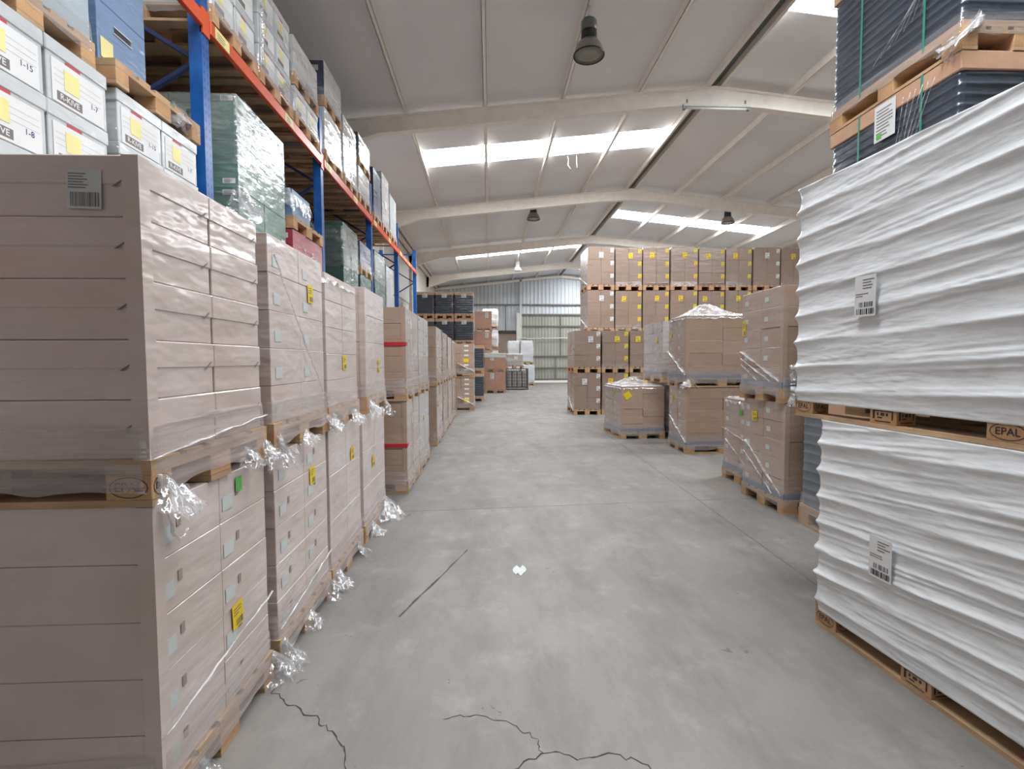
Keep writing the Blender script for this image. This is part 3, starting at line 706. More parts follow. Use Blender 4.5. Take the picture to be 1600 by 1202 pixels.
# ================================================================== stacks of flat sheets
def ring_stack(W, D, z0, z1, n, m, disp, mat, r=.03, top=True):
    mb = MB(); pts = [ring_pt(W, D, i/n, r) for i in range(n)]
    def P(i, j):
        p, nn = pts[i]; z = z0+(z1-z0)*j/(m-1); return p+nn*disp(p, nn, z)+Vector((0, 0, z))
    mb.grid(P, n, m, mat, True, True)
    b = [(m-1)*n+i for i in range(n)]; mb.f.append(tuple(b)); mb.mi.append(mb._m(mat)); mb.sm.append(False)
    b = list(range(n-1, -1, -1)); mb.f.append(tuple(b)); mb.mi.append(mb._m(mat)); mb.sm.append(False)
    return mb
def sheet_load(label, x, y, z, W, D, H, mat, group, rz=0, ridges=12, amp=.006, seed=1, lid=True, straps=True, side='-x', n=150, detail=1, name='sheet_pallet', fine=True):
    t = thing(name, label, 'pallet load', (x, y, z), rz, group)
    pallet(t, W, D, 'y' if D > W else 'x', detail, (), side); W -= .03; D -= .03
    z0, z1 = PH+(.03 if lid else .002), H-(.075 if lid else .002)
    def disp(p, nn, zz):
        f = (zz-z0)/(z1-z0); a = 1-abs(math.sin(PI*ridges*f+.4*noise.noise(Vector((p.x*2, p.y*2, seed)))))
        return amp*a*a+.004*noise.noise(Vector((p.x*3, p.y*3, zz*6+seed)))
    ring_stack(W, D, z0, z1, n, 110 if fine else 40, disp, mat).build('sheet_stack', t)
    if lid:
        mb = MB(); mb.box((-W/2-.012, -D/2-.012, z1-.045), (W/2+.012, D/2+.012, H-.002), 'kraft_plain', .006); mb.build('cardboard_lid', t)
        mb = MB(); mb.box((-W/2-.01, -D/2-.01, PH+.001), (W/2+.01, D/2+.01, z0+.012), 'kraft_plain', .003); mb.build('cardboard_base', t)
    if straps:
        for yy in (-.27*D, .22*D):
            mb = MB(); e = .016; hw = .009
            for a, b in (((-W/2-e, yy-hw, PH), (-W/2-e+.002, yy+hw, H)), ((W/2+e-.002, yy-hw, PH), (W/2+e, yy+hw, H)), ((-W/2-e, yy-hw, H-.001), (W/2+e, yy+hw, H+.001))): mb.box(a, b, 'strap_green')
            mb.build('strap', t)
        mb = MB(); e = .016
        for a, b in (((.15, -D/2-e, PH), (.168, -D/2-e+.002, H)), ((.15, -D/2-e, H-.001), (.168, D/2+e, H+.001))): mb.box(a, b, 'strap_green')
        mb.build('strap', t)
    return t, W, D
GS = 'stacked sheet loads at the right front'
sx_ = 2.82
t, w, d = sheet_load('lower slate grey sheet load on the floor behind the white stacks', sx_+.42, 3.78, 0, .84, 1.2, 1.15, 'slate_sheet', GS, .0, 11, .008, 2, True, False)
skirt(t, w, d, .02, .3, 41, 'film_skirt', .016)
t, w, d = sheet_load('upper slate grey sheet load with a cardboard lid behind the white stacks', sx_+.42, 3.78, 1.15, .84, 1.2, 1.15, 'slate_sheet', GS, .0, 11, .008, 3, True, False)
skirt(t, w, d, .02, .28, 42, 'film_skirt', .016); tuft(t, (-.42, .55, .1), .2, 43)
bx_ = 3.0
t, w, d = sheet_load('black sheet load with cardboard lid and a white paper label above the white stacks', bx_+.42, 3.73, 2.30, .84, 1.23, 1.16, 'black_sheet', GS, 0, 14, .007, 4)
sticker(t, '-x', w, d, -.01, 1.0, .2, .27, 'paper', 'paper_label', 0, .02, 'text'); sticker(t, '-x', w, d, -.01-(-.05), .9, .05, .035, 'sticker_green', 'sticker', 0, .022, label='small green sticker')
sticker(t, '-y', w, d, .12, 1.0, .2, .24, 'paper_dim', 'paper_label', 0, .02, 'text')
for k in range(6): rope(t, (-.44, -.45+.05*k, 1.08), (-.44, -.2+.02*k, .55), .0025, 50+k, 'film_white', n=8)
t, w, d = sheet_load('topmost black sheet load under film with green straps at the upper right', bx_+.42, 3.73, 3.46, .84, 1.23, 1.2, 'black_sheet', GS, 0, 15, .007, 5)
skirt(t, w, d, .1, .24, 44, 'film_skirt', .016); tuft(t, (-.3, -.62, .18), .25, 45, 'film_white', 5)
for k in range(7): rope(t, (-.444, .1-.07*k, .3+.02*k), (-.444, -.42-.01*k, .62+.04*k), .002, 60+k, 'film_white', n=8, wob=.002)
# the two white loads nearest on the right: wrinkled white film
def white_load(label, corner, z, H, rz, seed, rise):
    W, D = .82, 1.22; R = Matrix.Rotation(rz, 3, 'Z'); c = Vector((corner[0], corner[1], 0))+R @ Vector((W/2, -D/2, 0))
    t = thing('sheet_pallet', label, 'pallet load', (c.x, c.y, z), rz, GS)
    pallet(t, W, D, 'y', 1, ((-1, 1, 'EPAL'), (-1, 0, 'IPPC'), (-1, -1, 'EPAL')), '-x')
    rnd = random.Random(seed); cr = []
    for k in range(64):
        za = rnd.uniform(.1, H); cr.append((za, za+rnd.uniform(.0, .05)+rise*rnd.uniform(.3, 1), rnd.uniform(.0045, .012), rnd.uniform(.002, .0065)*rnd.choice((1, 1, .6)), rnd.uniform(-.3, .6), rnd.uniform(.5, 1.3)))
    pitch = .148; z0, z1 = PH-.055, H-.002
    def disp(p, nn, zz):
        s = (D/2-p.y)/D                                     # 0 at the far corner, 1 at the near one
        aisle = max(0., -nn.x)
        sk = zz-rise*.35*s*(1 if aisle > .2 else .3)
        f = sk/pitch+.16*noise.noise(Vector((p.x*1.5, p.y*1.7, seed)))+.25*noise.noise(Vector((0, 0, zz*1.2+seed)))
        a = 1-abs(math.sin(PI*f)); a = a**1.7
        o = .025*a*(1-.6*math.sin(PI*min(1, max(0, s))))
        if aisle > .2:
            for za, zb, wd, am, c0, ln in cr:
                q = (s-c0)/ln
                if q < 0 or q > 1: continue
                dz = abs(zz-(za+(zb-za)*s)); 
                if dz < wd*2: o += am*math.exp(-(dz/wd)**2*2.2)*math.sin(PI*q)
        o += .007*noise.noise(Vector((p.x*4, p.y*2.2, zz*9+seed)))
        e = min(1, (zz-z0)/.1); return o*(.4+.6*e)+.004
    ring_stack(W, D, z0, z1, 420, 158, disp, 'white_sheet', .035).build('sheet_stack', t)
    return t, W, D
t, w, d = white_load('lower white sheet load in wrinkled film nearest on the right', (1.84, 2.68), 0, 1.165, .085, 5, .13)
def white_label(t, u, v):
    mb = MB(); rnd = random.Random(int(v*100)); M = face('-x', w, d, u, v, .03)
    mb.box((-.062, -.1, 0), (.062, .1, .001), 'paper', 0, M)
    lines(mb, -.015, .035, .055, .09, 4, 'ink_soft', M, rnd); lines(mb, -.055, -.002, .02, .02, 2, 'ink_soft', M, rnd)
    bars(mb, -.035, -.055, -.012, -.03, 8, 'ink_soft', M, rnd); bars(mb, -.005, -.055, .045, -.03, 16, 'ink', M, rnd); bars(mb, -.05, -.09, .055, -.062, 24, 'ink', M, rnd)
    mb.build('shipping_label', t)
white_label(t, .17, .55)
t, w, d = white_load('upper white sheet load in wrinkled film nearest on the right', (1.83, 2.9), 1.165, 1.33, .085, 9, .16)
white_label(t, .09, .645)
rope(t, (-.42, .6, .05), (-.42, .62, .3), .02, 3)

# ================================================================== right side: carton loads
GC = 'film wrapped carton loads on the right'
def dl(o, i, j, k, sx, sy, sz):
    if i == 0: sticker(o, '-x', sx, sy, .1, .09, .07, .05, 'paper_dim', 'paper_label')
def side_load(label, xf, y0, z, W, D, H, nx, ny, nz, mat='kraft_mid', long='x', rz=0, seed=1, **kw):
    t, w, d = cload(label, '-x', xf, y0, z, W, D, H, nx, ny, nz, mat, GC, long, rz=rz, seed=seed, prot=(-1,), deco=dl, **kw)
    mb = MB(); g = .006
    for a, b in (((-w/2-g, -d/2-g), (w/2+g, -d/2-g+.002)), ((-w/2-g, d/2+g-.002), (w/2+g, d/2+g)), ((-w/2-g, -d/2-g), (-w/2-g+.002, d/2+g)), ((w/2+g-.002, -d/2-g), (w/2+g, d/2+g))): mb.box((a[0], a[1], PH-.002), (b[0], b[1], PH+.055), 'slip')
    mb.build('slip_sheet', t)
    return t, w, d
t, w, d = side_load('lower carton load closest to the slate grey sheets, on the floor', 2.80, 4.58, 0, 1.2, .8, 1.08, 2, 2, 5, seed=70)
yel(t, '-x', w, d, .16, .9, .1, .1); rope(t, (-w/2-.01, .33, .62), (-w/2-.012, -.36, .17), .014, 2); rope(t, (-w/2-.01, .36, .5), (-w/2-.012, -.2, .16), .008, 3)
t, w, d = side_load('upper carton load closest to the slate grey sheets, tall and film wrapped', 2.76, 4.58, 1.08, 1.2, .8, 1.12, 2, 2, 5, seed=71)
rope(t, (-w/2-.012, .37, .5), (-w/2-.012, -.36, .2), .016, 4); rope(t, (-w/2-.012, .37, .42), (-w/2-.012, -.2, .2), .01, 5); rope(t, (-w/2-.012, .37, .36), (-w/2-.012, .05, .2), .008, 6)
yel(t, '-x', w, d, .33, .75, .06, .16); tuft(t, (.1, -.42, .12), .2, 72, 'film_white', 5); skirt(t, w, d, .06, .32, 73, 'film_skirt')
t, w, d = side_load('lower carton load with film knotted over its top and a small green sticker', 2.97, 5.42, 0, 1.2, .78, 1.02, 2, 2, 5, seed=74)
top_film(t, w, d, 1.02, .14, 6); sticker(t, '-x', w, d, -.05, .86, .07, .07, 'sticker_green', 'sticker', 0, .004, label='small green sticker'); rope(t, (-w/2-.01, .3, .5), (-w/2-.012, -.36, .17), .01, 7); rope(t, (-w/2-.012, .38, .64), (-w/2-.012, -.38, .5), .006, 8)
t, w, d = side_load('lower carton load in the middle right stack with a film rope on its corner', 3.09, 7.68, 0, 1.2, .8, 1.06, 2, 2, 5, seed=75)
yel(t, '-x', w, d, .2, .86, .08, .08); rope(t, (-w/2-.012, .33, .55), (-w/2-.012, -.39, .18), .018, 9); skirt(t, w, d, .06, .28, 76, 'film_skirt')
t, w, d = side_load('upper carton load in the middle right stack capped with a big white film heap', 3.07, 7.68, 1.06, 1.2, .8, 1.13, 2, 2, 5, seed=77)
top_film(t, w, d, 1.13, .17, 8); yel(t, '-x', w, d, .25, .86, .07, .08); rope(t, (-w/2-.012, .38, .58), (-w/2-.012, -.38, .2), .02, 10); rope(t, (-w/2+.05, -d/2-.012, .17), (-w/2+.2, -d/2-.02, -.02), .008, 11); skirt(t, w, d, .06, .3, 78, 'film_skirt'); tuft(t, (-.56, -.4, .12), .16, 79, 'film_white')
t, w, d = side_load('upper grey film wrapped load behind the middle right stack', 3.22, 9.15, 1.07, 1.2, 1.2, 1.15, 2, 2, 5, 'grey_wrap', seed=80, detail=0)
yel(t, '-x', w, d, -.25, .8, .1, .1); skirt(t, w, d, .06, .25, 81, 'film_skirt')
t, w, d = side_load('lower grey film wrapped load hidden behind the middle right stack', 3.4, 9.15, 0, 1.1, 1.2, 1.07, 2, 2, 5, 'grey_wrap', seed=82, detail=0)
t, w, d = side_load('single low carton load with a yellow diamond sticker in front of the carton wall', 2.43, 9.22, 0, .86, 1.2, 1.0, 2, 2, 6, long='y', rz=.04, seed=83)
top_film(t, w, d, 1.0, .12, 9); sticker(t, '-y', w, d, -.3, .83, .13, .13, 'yellow', 'sticker', .6, .005, label='yellow diamond sticker'); yel(t, '-x', w, d, -.1, .85, .06, .1); skirt(t, w, d, .06, .26, 84, 'film_skirt')
t2 = rope(t, (-.3, -.2, 1.1), (.25, -.3, 1.12), .012, 12, sag=-.06)
# the wall of cartons
GW = 'loads in the wall of taped cartons'
ordn = ('first', 'second', 'third', 'fourth', 'fifth', 'sixth', 'seventh', 'last')
def wall_load(label, x0, y0, z, W, D, H, col, white, seed, loud=True):
    W_ = W-.02
    def deco(o, i, j, k, sx, sy, sz):
        if j == 0 and i == 1 and loud: sticker(o, '-y', sx, sy, sx*.33, sz*.72, .1, .12, 'paper' if white else 'yellow', 'paper_label', 0, .0015, 'note', 'white label' if white else 'yellow label')
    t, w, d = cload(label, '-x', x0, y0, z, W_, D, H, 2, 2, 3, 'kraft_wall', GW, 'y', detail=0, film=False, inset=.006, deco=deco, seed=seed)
    rnd = random.Random(seed)
    if loud:
        M = (rnd.uniform(-.22, .1), H-.24)
        o = sticker(t, '-y', w, d, M[0], M[1], .13, .16, 'paper' if white else 'yellow', 'sticker', rnd.uniform(-.1, .1), .004, 'note', 'white square label' if white else 'yellow square label')
        if seed % 2: skirt(t, w, d, PH-.03, PH+.1, seed, 'film')
    return t, w, d
WX, WP, WY = 2.9, .84, 14.72
for lv in (2, 3):
    for k in range(8):
        z = 2.30+(lv-2)*1.275
        t, w, d = wall_load('%s carton load from the left in the %s row of the high carton wall' % (ordn[k], ('', '', 'third', 'topmost')[lv]), WX+WP*k, WY+(.03*((k*7) % 3)), z, WP-.01, 1.2, 1.27-(.02 if k % 3 == 1 else 0), k, k in (0, 6), 200+lv*10+k)
        if k == 0: rope(t, (-w/2-.012, .5, .5), (-w/2-.012, -.55, .16), .02, 20+lv)
        if k in (2, 4): rope(t, (-.36, -d/2-.01, .2), (.36, -d/2-.01, .22), .02, 23+k)
for lv in (0, 1):
    for k in range(8):
        wall_load('plain carton load standing behind the front pairs of the carton wall', WX+WP*k, WY, lv*1.15, WP-.01, 1.2, 1.148, k, False, 300, False)
for lv in (0, 1):
    for k in range(3):
        t, w, d = wall_load('%s carton load of the front row, %s on the left of the high carton wall' % (('lower', 'upper')[lv], ('outermost', 'second', 'third')[k]), 2.28+.765*k, 13.4, lv*1.15, .755, 1.2, 1.148, k, k == 0, 320+lv*10+k)
        if k == 0 and lv == 0: rope(t, (-w/2-.012, .4, .45), (-w/2-.012, -.5, .1), .02, 30)

# ================================================================== far end
GB = 'black sheet stacks at the far left'
for lv in range(4):
    for k in range(3):
        x = -2.57+.77*k; vis = (lv == 3) or (lv == 2 and k > 0)
        lab = '%s black sheet load in the %s row of the far left stacks' % (('left', 'middle', 'right')[k], 'top' if lv == 3 else 'second highest') if vis else 'black sheet load low in the far left stacks behind nearer loads'
        t, w, d = sheet_load(lab, x, 20.6, lv*1.06, .75, 1.2, 1.05, 'black_sheet', GB, 0, 9, .008, lv*3+k, True, False, '+x', 90, 0, fine=False)
        if vis: sticker(t, '-y', w, d, .0, .9, .2, .16, 'paper_dim', 'paper_label', 0, .016, 'text')
for lv in range(2):
    t, w, d = sheet_load('%s narrow black sheet load beside the white labelled cartons' % ('lower', 'upper')[lv], -.62, 18.85, lv*1.03, .8, 1.2, 1.02, 'black_sheet', GB, 0, 9, .008, 20+lv, True, False, '+x', 90, 0, fine=False)
GK = 'reddish brown carton loads at the far end'
for lv, z, H, lab in ((0, 0, .97, 'lower reddish brown carton load at the far end on the floor'), (1, .97, .85, 'upper reddish brown carton load at the far end under a white cover')):
    t, w, d = cload(lab, '+x', .73, 22.9, z, .99, 1.2, H, 2, 2, 4, 'kraft_brick', GK, 'y', detail=0, film=False)
    sticker(t, '-y', w, d, -.14, H-.2, .16, .26, 'paper', 'paper_label', 0, .004, 'text')
    if lv:
        mb = MB(); mb.box((-w/2-.01, -d/2-.01, H-.2), (w/2+.01, d/2+.01, H+.006), 'white_wrap', .01); mb.build('cover_sheet', t)
for lv in range(4):
    lab = ('low reddish brown load behind the white covered cartons', 'low reddish brown load behind the white covered cartons', 'third reddish brown carton load in the tallest far stack', 'topmost reddish brown carton load in the tallest far stack')[lv]
    t, w, d = cload(lab, '+x', .11, 24.25, lv*.97, .85, .85, .965, 2, 2, 4, 'kraft_brick', GK, 'y', detail=0, film=False)
    if lv > 1: sticker(t, '-y', w, d, .17, .78, .16, .26, 'paper', 'paper_label', 0, .004, 'text')
GE = 'pale wrapped loads at the far end'
def soft_load(label, x, y, z, W, D, H, mat, seed, bulge=.03, band=False, group=GE, name='sack_pallet', pal=True):
    t = thing(name, label, 'pallet load', (x, y, z), 0, group); z0 = 0.
    if pal: pallet(t, W, D, 'y' if D > W else 'x', 0); z0 = PH
    def disp(p, nn, zz):
        f = (zz-z0)/(H-z0); return -.03+bulge*math.sin(PI*f)+.02*noise.noise(Vector((p.x*4, p.y*4, zz*4+seed)))-.05*max(0, f-.9)*10*.5
    ring_stack(W, D, z0+.002, H-.004, 90, 40, disp, mat, .09).build('wrapped_sack' if name == 'sack_pallet' else 'wrapped_goods', t)
    return t
for lv in range(4):
    soft_load(('pale grey sack load low behind the tallest brown stack', 'pale grey sack load low behind the tallest brown stack', 'third pale grey sack load just right of the tallest brown stack', 'topmost pale grey sack load just right of the tallest brown stack')[lv], .02, 25.9, lv*1.03, .84, 1.1, 1.02, 'white_wrap', 30+lv)
soft_load('lower white sack load against the far wall left of the door', 1.4, 30.1, 0, .74, 1.1, 1.86, 'sack_white', 40)
soft_load('upper white sack load against the far wall left of the door', 1.4, 30.1, 1.86, .72, 1.1, .8, 'sack_white', 41, pal=False)
soft_load('lower round white sack load just left of the metal door', 2.26, 30.1, 0, .82, 1.1, 1.25, 'sack_white', 42)
soft_load('upper round white sack load just left of the metal door', 2.2, 30.1, 1.25, .8, 1.1, 1.42, 'sack_white', 43)
t = soft_load('grey wrapped load with a white label on top of the metal cage', 1.24, 25.5, 1.09, .92, 1.1, .75, 'grey_wrap', 44, .0, name='goods_pallet')
sticker(t, '-y', .86, 1.06, .06, .52, .18, .15, 'paper', 'paper_label', 0, .02)
t = thing('stillage_cage', 'dark grey metal mesh cage on the floor left of the sacks', 'cage', (1.35, 25.5, 0)); W, D, H = 1.14, 1.0, 1.08
for sx in (-1, 1):
    for sy in (-1, 1):
        mb = MB(); mb.box((sx*(W/2-.02)-.025, sy*(D/2-.02)-.025, 0), (sx*(W/2-.02)+.025, sy*(D/2-.02)+.025, H), 'cage_metal'); mb.build('post', t)
mb = MB(); mb.box((-W/2, -D/2, .1), (W/2, D/2, .14), 'cage_metal'); mb.build('base', t)
for nm, a, b in (('front', (-W/2+.03, -D/2+.02), (W/2-.03, -D/2+.02)), ('back', (-W/2+.03, D/2-.02), (W/2-.03, D/2-.02)), ('left', (-W/2+.02, -D/2+.03), (-W/2+.02, D/2-.03)), ('right', (W/2-.02, -D/2+.03), (W/2-.02, D/2-.03))):
    mb = MB()
    for k in range(9): f = k/8; x, y = a[0]+(b[0]-a[0])*f, a[1]+(b[1]-a[1])*f; mb.beam((x, y, .14), (x, y, H-.01), .014, .014, 'cage_metal', (0, 1, 0))
    for z in (.3, .46, .62, .78, .94, 1.06): mb.beam((a[0], a[1], z), (b[0], b[1], z), .016, .02, 'cage_metal')
    mb.build('mesh_panel', t)
for k in range(4):
    mb = MB(); ring = ring_stack(.22, .78, .142, .92, 40, 24, lambda p, nn, zz: .012*noise.noise(Vector((p.x*6, p.y*6, zz*5))), 'grey_wrap', .04); tag(ring.build('packed_bundle', None, (1.35-.375+.25*k, 25.5, 0)), 'grey upright bundle inside the metal cage, %s from the left' % ('first', 'second', 'third', 'fourth')[k], 'bundle', 'bundles in the metal cage')

# ================================================================== loads on the rack
GA = 'loads on the lower rack level'; GT = 'loads on the top rack level'; XK = -2.2
def deco_arch(full=True, num='1-15'):
    def f(o, i, j, k, sx, sy, sz):
        if i != 1: return
        M = face('+x', sx, sy, 0, sz*.36, -.004); mb = MB(); rnd = random.Random(k*7+j); w, h = sy*.84, sz*.68
        mb.box((-w/2, -h/2, 0), (w/2, h/2, .0012), 'paper', 0, M); MM = M @ Matrix.Translation((0, 0, .0016))
        Q = lambda x0, y0, x1, y1, m, z=0: mb.add([(x0, y0, z), (x1, y0, z), (x1, y1, z), (x0, y1, z)], [(0, 1, 2, 3)], m, MM)
        Q(-w*.42, -h*.44, w*.05, -h*.22, 'ink_soft')
        if full:
            vs, fs = text_geo('R-KIVE'); mb.add([(x*.042-w*.185, y*.042-h*.33, .0006) for x, y, z in vs], fs, 'paper', MM)
            vs, fs = text_geo(('1-15', '1-7', '1-8', '1-11')[(k*2+j) % 4]); mb.add([(x*.04+w*.3, y*.04-h*.12, 0) for x, y, z in vs], fs, 'ink_blue', MM)
        for y in (-.02, .12, .26): Q(-w*.46, y*h, w*.46, y*h+.0012, 'ink_soft')
        mb.build('printed_label', o)
        mb = MB(); mb.box((-w*.28, -h*.12, .0022), (w*.0, h*.36, .003), 'yellow_pale', 0, M); mb.build('yellow_note', o)
        mb = MB(); MM2 = face('+x', sx, sy, -w*.1, sz*.71, -.004); mb.box((-w*.14, -.013, 0), (w*.14, .013, .001), 'red_print', 0, MM2); mb.build('red_strip', o)
    return f
def rload(label, y0, z, D, H, nx, ny, nz, mat, group, style='plain', deco=None, film=True, W=1.18, xf=XK, name='carton_pallet', nobox=None, seed=None):
    return cload(label, '+x', xf, y0, z, W, D, H, nx, ny, nz, mat, group, 'x', style, detail=1 if y0 < 9 else 0, film=film, deco=deco, name=name, seed=seed)
# lower level, first bay
rload('white lidded archive boxes nearest the camera on the rack', 2.24, LOW, .84, 1.1, 2, 2, 3, 'archive_grey', GA, 'archive', deco_arch(), False, name='archive_box_pallet')
t, w, d = rload('pale blue boxes stacked on the nearest archive boxes', 2.2, LOW+1.1, .80, .86, 2, 2, 2, 'pale_blue', GA, 'plain', None, True, W=1.12, xf=-2.22)
sticker(t, '+x', w, d, .1, .45, .1, .12, 'yellow_pale', 'sticker', 0, .004)
t, w, d = rload('white archive boxes under glossy film beside the first blue upright', 3.13, LOW, .84, 1.09, 2, 2, 3, 'archive_grey', GA, 'archive', deco_arch(), False, name='archive_box_pallet'); top_film(t, w, d, 1.0, .02, 12, 'film_thin', .5)
t = thing('carton_pallet', 'mid blue boxes with a handle slot on the pallet by the first blue upright', 'pallet load', (XK-.59, 3.555, LOW+1.1), 0, GA); pallet(t, 1.18, .86, 'x', 1)
for k in range(2):
    o = put('carton', carton_mesh(.6, .42, .37, 'blue_card', 'plain'), t, (.17, -.19, PH+.001+.372*k))
    mb = MB(); M = face('+x', .6, .42, .0, .26, .001); mb.box((-.07, -.018, 0), (.07, .018, .001), 'ink', 0, M); mb.box((-.08, .018, 0), (.08, .024, .004), 'paper_dim', 0, M); mb.box((-.08, -.024, 0), (.08, -.018, .004), 'paper_dim', 0, M); mb.build('hand_hole', o)
    o = put('carton', carton_mesh(.4, .42, .37, 'blue_card', 'plain'), t, (-.35, -.19, PH+.001+.372*k))
sticker(t, '+x', .94, .86, -.33, PH+.1, .1, .12, 'yellow_pale', 'sticker', 0, .003); tuft(t, (.5, .2, .2), .22, 90); tuft(t, (.45, .38, .2), .2, 91)
# lower level, second bay: green boxes, red boxes
def deco_green(o, i, j, k, sx, sy, sz):
    if j == 0 and i == 1:
        sticker(o, '-y', sx, sy, sx*.36, sz*(.9 if k % 2 else .14), .11, .045, 'paper', 'paper_label', 0, .0015, 'text')
        mb = MB(); M = face('-y', sx, sy, -.08, sz*.62, .001); mb.box((-.06, -.035, 0), (.06, .02, .001), 'green_dark', 0, M); mb.box((-.06, .02, .0), (.06, .024, .003), 'paper_dim', 0, M); mb.build('hand_hole', o)
t, w, d = cload('tall stack of green boxes right behind the first blue upright', '+x', XK, 4.56, LOW, 1.18, 1.04, .985, 2, 2, 2, 'green_card', GA, 'x', deco=deco_green, film=False)
cartons(t, w, d, .985, .81, 2, 2, 2, 'green_wrap', 'plain', deco=deco_green)
mb = MB(); mb.grid(lambda i, j: (-.1+.68*i/13, -d/2-.008-.01*abs(noise.noise(Vector((i*.6, j*.5, 2)))), .95-.0-(j/9)*(.28*max(0, 1-abs(i/13-.5)*2)+.03)), 14, 10, 'film'); mb.build('stretch_film', t)
rope(t, (-.3, -d/2-.01, .97), (.59, -d/2-.012, .93), .01, 14, 'film'); tuft(t, (.59, -.5, .95), .3, 92); sticker(t, '+x', w, d, .42, .72, .09, .05, 'paper', 'paper_label', 0, .004); sticker(t, '+x', w, d, .42, .58, .1, .07, 'paper', 'paper_label', 0, .004)
skirt(t, w, d, 1.2, 1.79, 93, 'film')
t, w, d = rload('dark red boxes with white lettering on the lower rack level', 5.78, LOW, 1.0, .95, 2, 1, 1, 'red_card', GA, film=False)
rnd = random.Random(4); mb = MB(); M = face('+x', w, d, -.12, .62, .003)
for k in range(26):
    x, y = rnd.uniform(-.26, .26), rnd.uniform(-.14, .16); a, b = rnd.uniform(.02, .07), rnd.uniform(.01, .03); mb.add([(x, y, 0), (x+a, y, 0), (x+a, y+b, 0), (x, y+b, 0)], [(0, 1, 2, 3)], 'paper', M)
mb.build('printed_lettering', t); sticker(t, '-y', w, d, .46, .87, .12, .06, 'paper', 'paper_label', 0, .004, 'text')
t = thing('carton_pallet', 'film wrapped blue and white pack on the pallet above the red boxes', 'pallet load', (XK-.59, 6.28, LOW+.95), 0, GA); pallet(t, 1.18, 1.0, 'x', 1)
o = put('carton', carton_mesh(1.1, .55, .3, 'blue_card', 'plain'), t, (.02, -.2, PH+.001)); top_film(t, 1.14, .58, PH+.3, .02, 15, 'film_white', .2).location = (.02, -.2, 0)
# lower level, third bay
t, w, d = rload('dark green boxes in crumpled glossy film behind the second upright', 7.72, LOW, .86, 1.56, 2, 2, 4, 'green_dark', GA); top_film(t, w, d, 1.56, .06, 16, 'film', .25); skirt(t, w, d, .9, 1.5, 94, 'film'); tuft(t, (.1, -.44, 1.5), .3, 95)
rload('low dark boxes under a pallet at the back of the third rack bay', 8.7, LOW, .82, .95, 2, 2, 2, 'green_dark', GA)
t, w, d = rload('small navy boxes in film on the pallet between the green boxes', 8.7, LOW+.95, .82, .56, 2, 2, 1, 'navy_card', GA); top_film(t, w, d, .56, .05, 17, 'film', .2)
t, w, d = rload('deep green boxes with a yellow label in the fourth rack bay', 9.78, LOW, .96, 1.6, 2, 2, 4, 'green_dark', GA); sticker(t, '-y', w, d, .2, 1.1, .14, .1, 'yellow_pale', 'sticker', 0, .004); sticker(t, '-y', w, d, .48, 1.12, .16, .08, 'paper', 'paper_label', 0, .004); skirt(t, w, d, 1.0, 1.5, 96, 'film_skirt')
t, w, d = rload('pale wrapped boxes at the far end of the lower rack level', 10.86, LOW, .8, 1.5, 2, 2, 4, 'archive_grey', GA); skirt(t, w, d, .5, 1.4, 97, 'film_skirt')
# top level
def top_loads():
    da = deco_arch(False)
    def L(label, y0, D, z, H, nz, mat, arch=False, seed=0, film=True, tf=None, ny=2):
        t, w, d = rload(label, y0, z, D, H, 2, ny, nz, mat, GT, 'archive' if arch else 'plain', da if arch else None, film, name='archive_box_pallet' if arch else 'carton_pallet', seed=seed)
        if tf: top_film(t, w, d, H, .04, seed, 'film', tf)
        return t, w, d
    Z = TOP
    L('archive boxes on the top level above the first blue upright', 4.22, .78, Z, 1.12, 3, 'archive_grey', True, 101)
    t, w, d = L('second pallet of archive boxes on the top level in loose film', 5.05, .8, Z, 1.0, 3, 'archive_grey', True, 102, True, .3); rope(t, (.6, -.38, .15), (.58, -.3, 1.05), .03, 18, 'film'); tuft(t, (.585, .2, .3), .16, 103)
    L('low white boxes on the top level just before the second upright', 5.93, .8, Z, .44, 1, 'archive_grey', True, 104)
    t, w, d = L('film wrapped pallet of white boxes raised just before the second upright', 5.93, .8, Z+.44, .56, 1, 'white_wrap', False, 105, True, .2); tuft(t, (.58, 0, .2), .22, 106)
    L('white wrapped boxes on the top level under the navy boxes', 6.97, .78, Z, .72, 2, 'white_wrap', False, 107)
    t, w, d = L('navy boxes with a white label topmost on the rack', 6.97, .78, Z+.72, .6, 1, 'navy_card', False, 108, ny=1); sticker(t, '-y', w, d, .42, .5, .18, .07, 'paper', 'paper_label', 0, .004, 'text')
    mb = MB(); mb.box((w/2+.002, -d/2, PH), (w/2+.008, d/2, .6), 'white_wrap'); mb.build('cover_sheet', t)
    t, w, d = L('bright white film wrapped load on the top level past the navy boxes', 7.84, .76, Z, 1.04, 2, 'white_wrap', False, 109); top_film(t, w, d, 1.04, .05, 19, 'film_white', .3)
    L('white boxes under a dark box on the top level in the third bay', 8.72, .8, Z, .62, 1, 'white_wrap', False, 110)
    t, w, d = L('dark slate box topped with white film in the third bay top level', 8.72, .8, Z+.62, .55, 2, 'slate_sheet', False, 111, ny=1); mb = MB(); mb.box((w/2+.002, -d/2+.02, PH), (w/2+.008, d/2-.02, .5), 'white_wrap'); mb.build('cover_sheet', t)
    L('blue grey boxes on the top level in the fourth bay', 9.8, .66, Z, 1.0, 2, 'navy_card', False, 112, ny=1)
    t, w, d = L('tall white wrapped load in the middle of the fourth top bay', 10.56, .72, Z, 1.2, 3, 'white_wrap', False, 113); sticker(t, '+x', w, d, .0, .6, .2, .16, 'paper', 'paper_label', 0, .004)
    L('last white wrapped boxes at the far end of the top level', 11.38, .76, Z, 1.02, 3, 'archive_grey', False, 114)
top_loads()

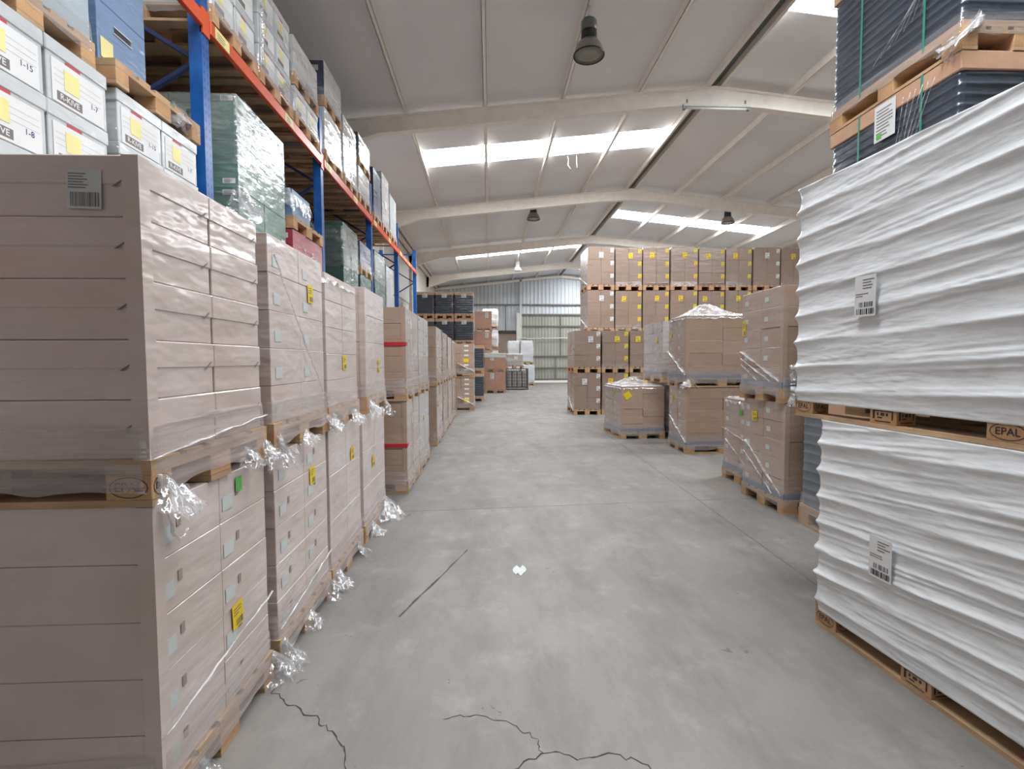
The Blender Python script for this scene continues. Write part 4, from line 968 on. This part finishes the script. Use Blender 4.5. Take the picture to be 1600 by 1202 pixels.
# ================================================================== light and camera
w_ = bpy.data.worlds.new('daylight'); S.world = w_; w_.use_nodes = True
nt = w_.node_tree; bg = nt.nodes['Background']; bg.inputs[0].default_value = (.82, .9, 1, 1); bg.inputs[1].default_value = .8
su = bpy.data.lights.new('sun', 'SUN'); su.energy = 4.; su.angle = .01; su.color = (1, .96, .9)
so = bpy.data.objects.new('sun', su); C.objects.link(so); so.rotation_euler = (math.radians(-42), 0, 0); so.location = (0, 60, 30)
pl = bpy.data.lights.new('fill_opening_portal', 'AREA'); pl.shape = 'RECTANGLE'; pl.size = DX1-DX0; pl.size_y = DH; pl.cycles.is_portal = True  # samples sky light through the added fill opening, emits nothing itself
po = bpy.data.objects.new('fill_opening_portal', pl); C.objects.link(po); po.location = ((DX0+DX1)/2, Y0-.1, DH/2); po.rotation_euler = (PI/2, 0, 0)
cam = bpy.data.cameras.new('camera'); co = bpy.data.objects.new('camera', cam); C.objects.link(co)
f, h, yaw, pit, roll = 775.7, 1.503, .0440, .0491, .0048
F = Vector((math.sin(yaw)*math.cos(pit), math.cos(yaw)*math.cos(pit), -math.sin(pit)))
R0 = Vector((math.cos(yaw), -math.sin(yaw), 0)); U0 = R0.cross(F)
R = R0*math.cos(roll)-U0*math.sin(roll); U = U0*math.cos(roll)+R0*math.sin(roll)
co.matrix_world = Matrix(((R.x, U.x, -F.x, 0), (R.y, U.y, -F.y, 0), (R.z, U.z, -F.z, h), (0, 0, 0, 1)))
cam.sensor_fit = 'HORIZONTAL'; cam.sensor_width = 36; cam.lens = 36*f/1600; cam.clip_start = .05; cam.clip_end = 200
S.camera = co
S.view_settings.view_transform = 'Standard'; S.view_settings.look = 'None'; S.view_settings.gamma = 1; S.view_settings.use_curve_mapping = False
S.view_settings.exposure = EXPOSURE if 'EXPOSURE' in globals() else 0.
S.cycles.use_denoising = True
S.cycles.max_bounces = 10; S.cycles.diffuse_bounces = 6; S.cycles.glossy_bounces = 3; S.cycles.transparent_max_bounces = 12
S.cycles.caustics_reflective = False; S.cycles.caustics_refractive = False
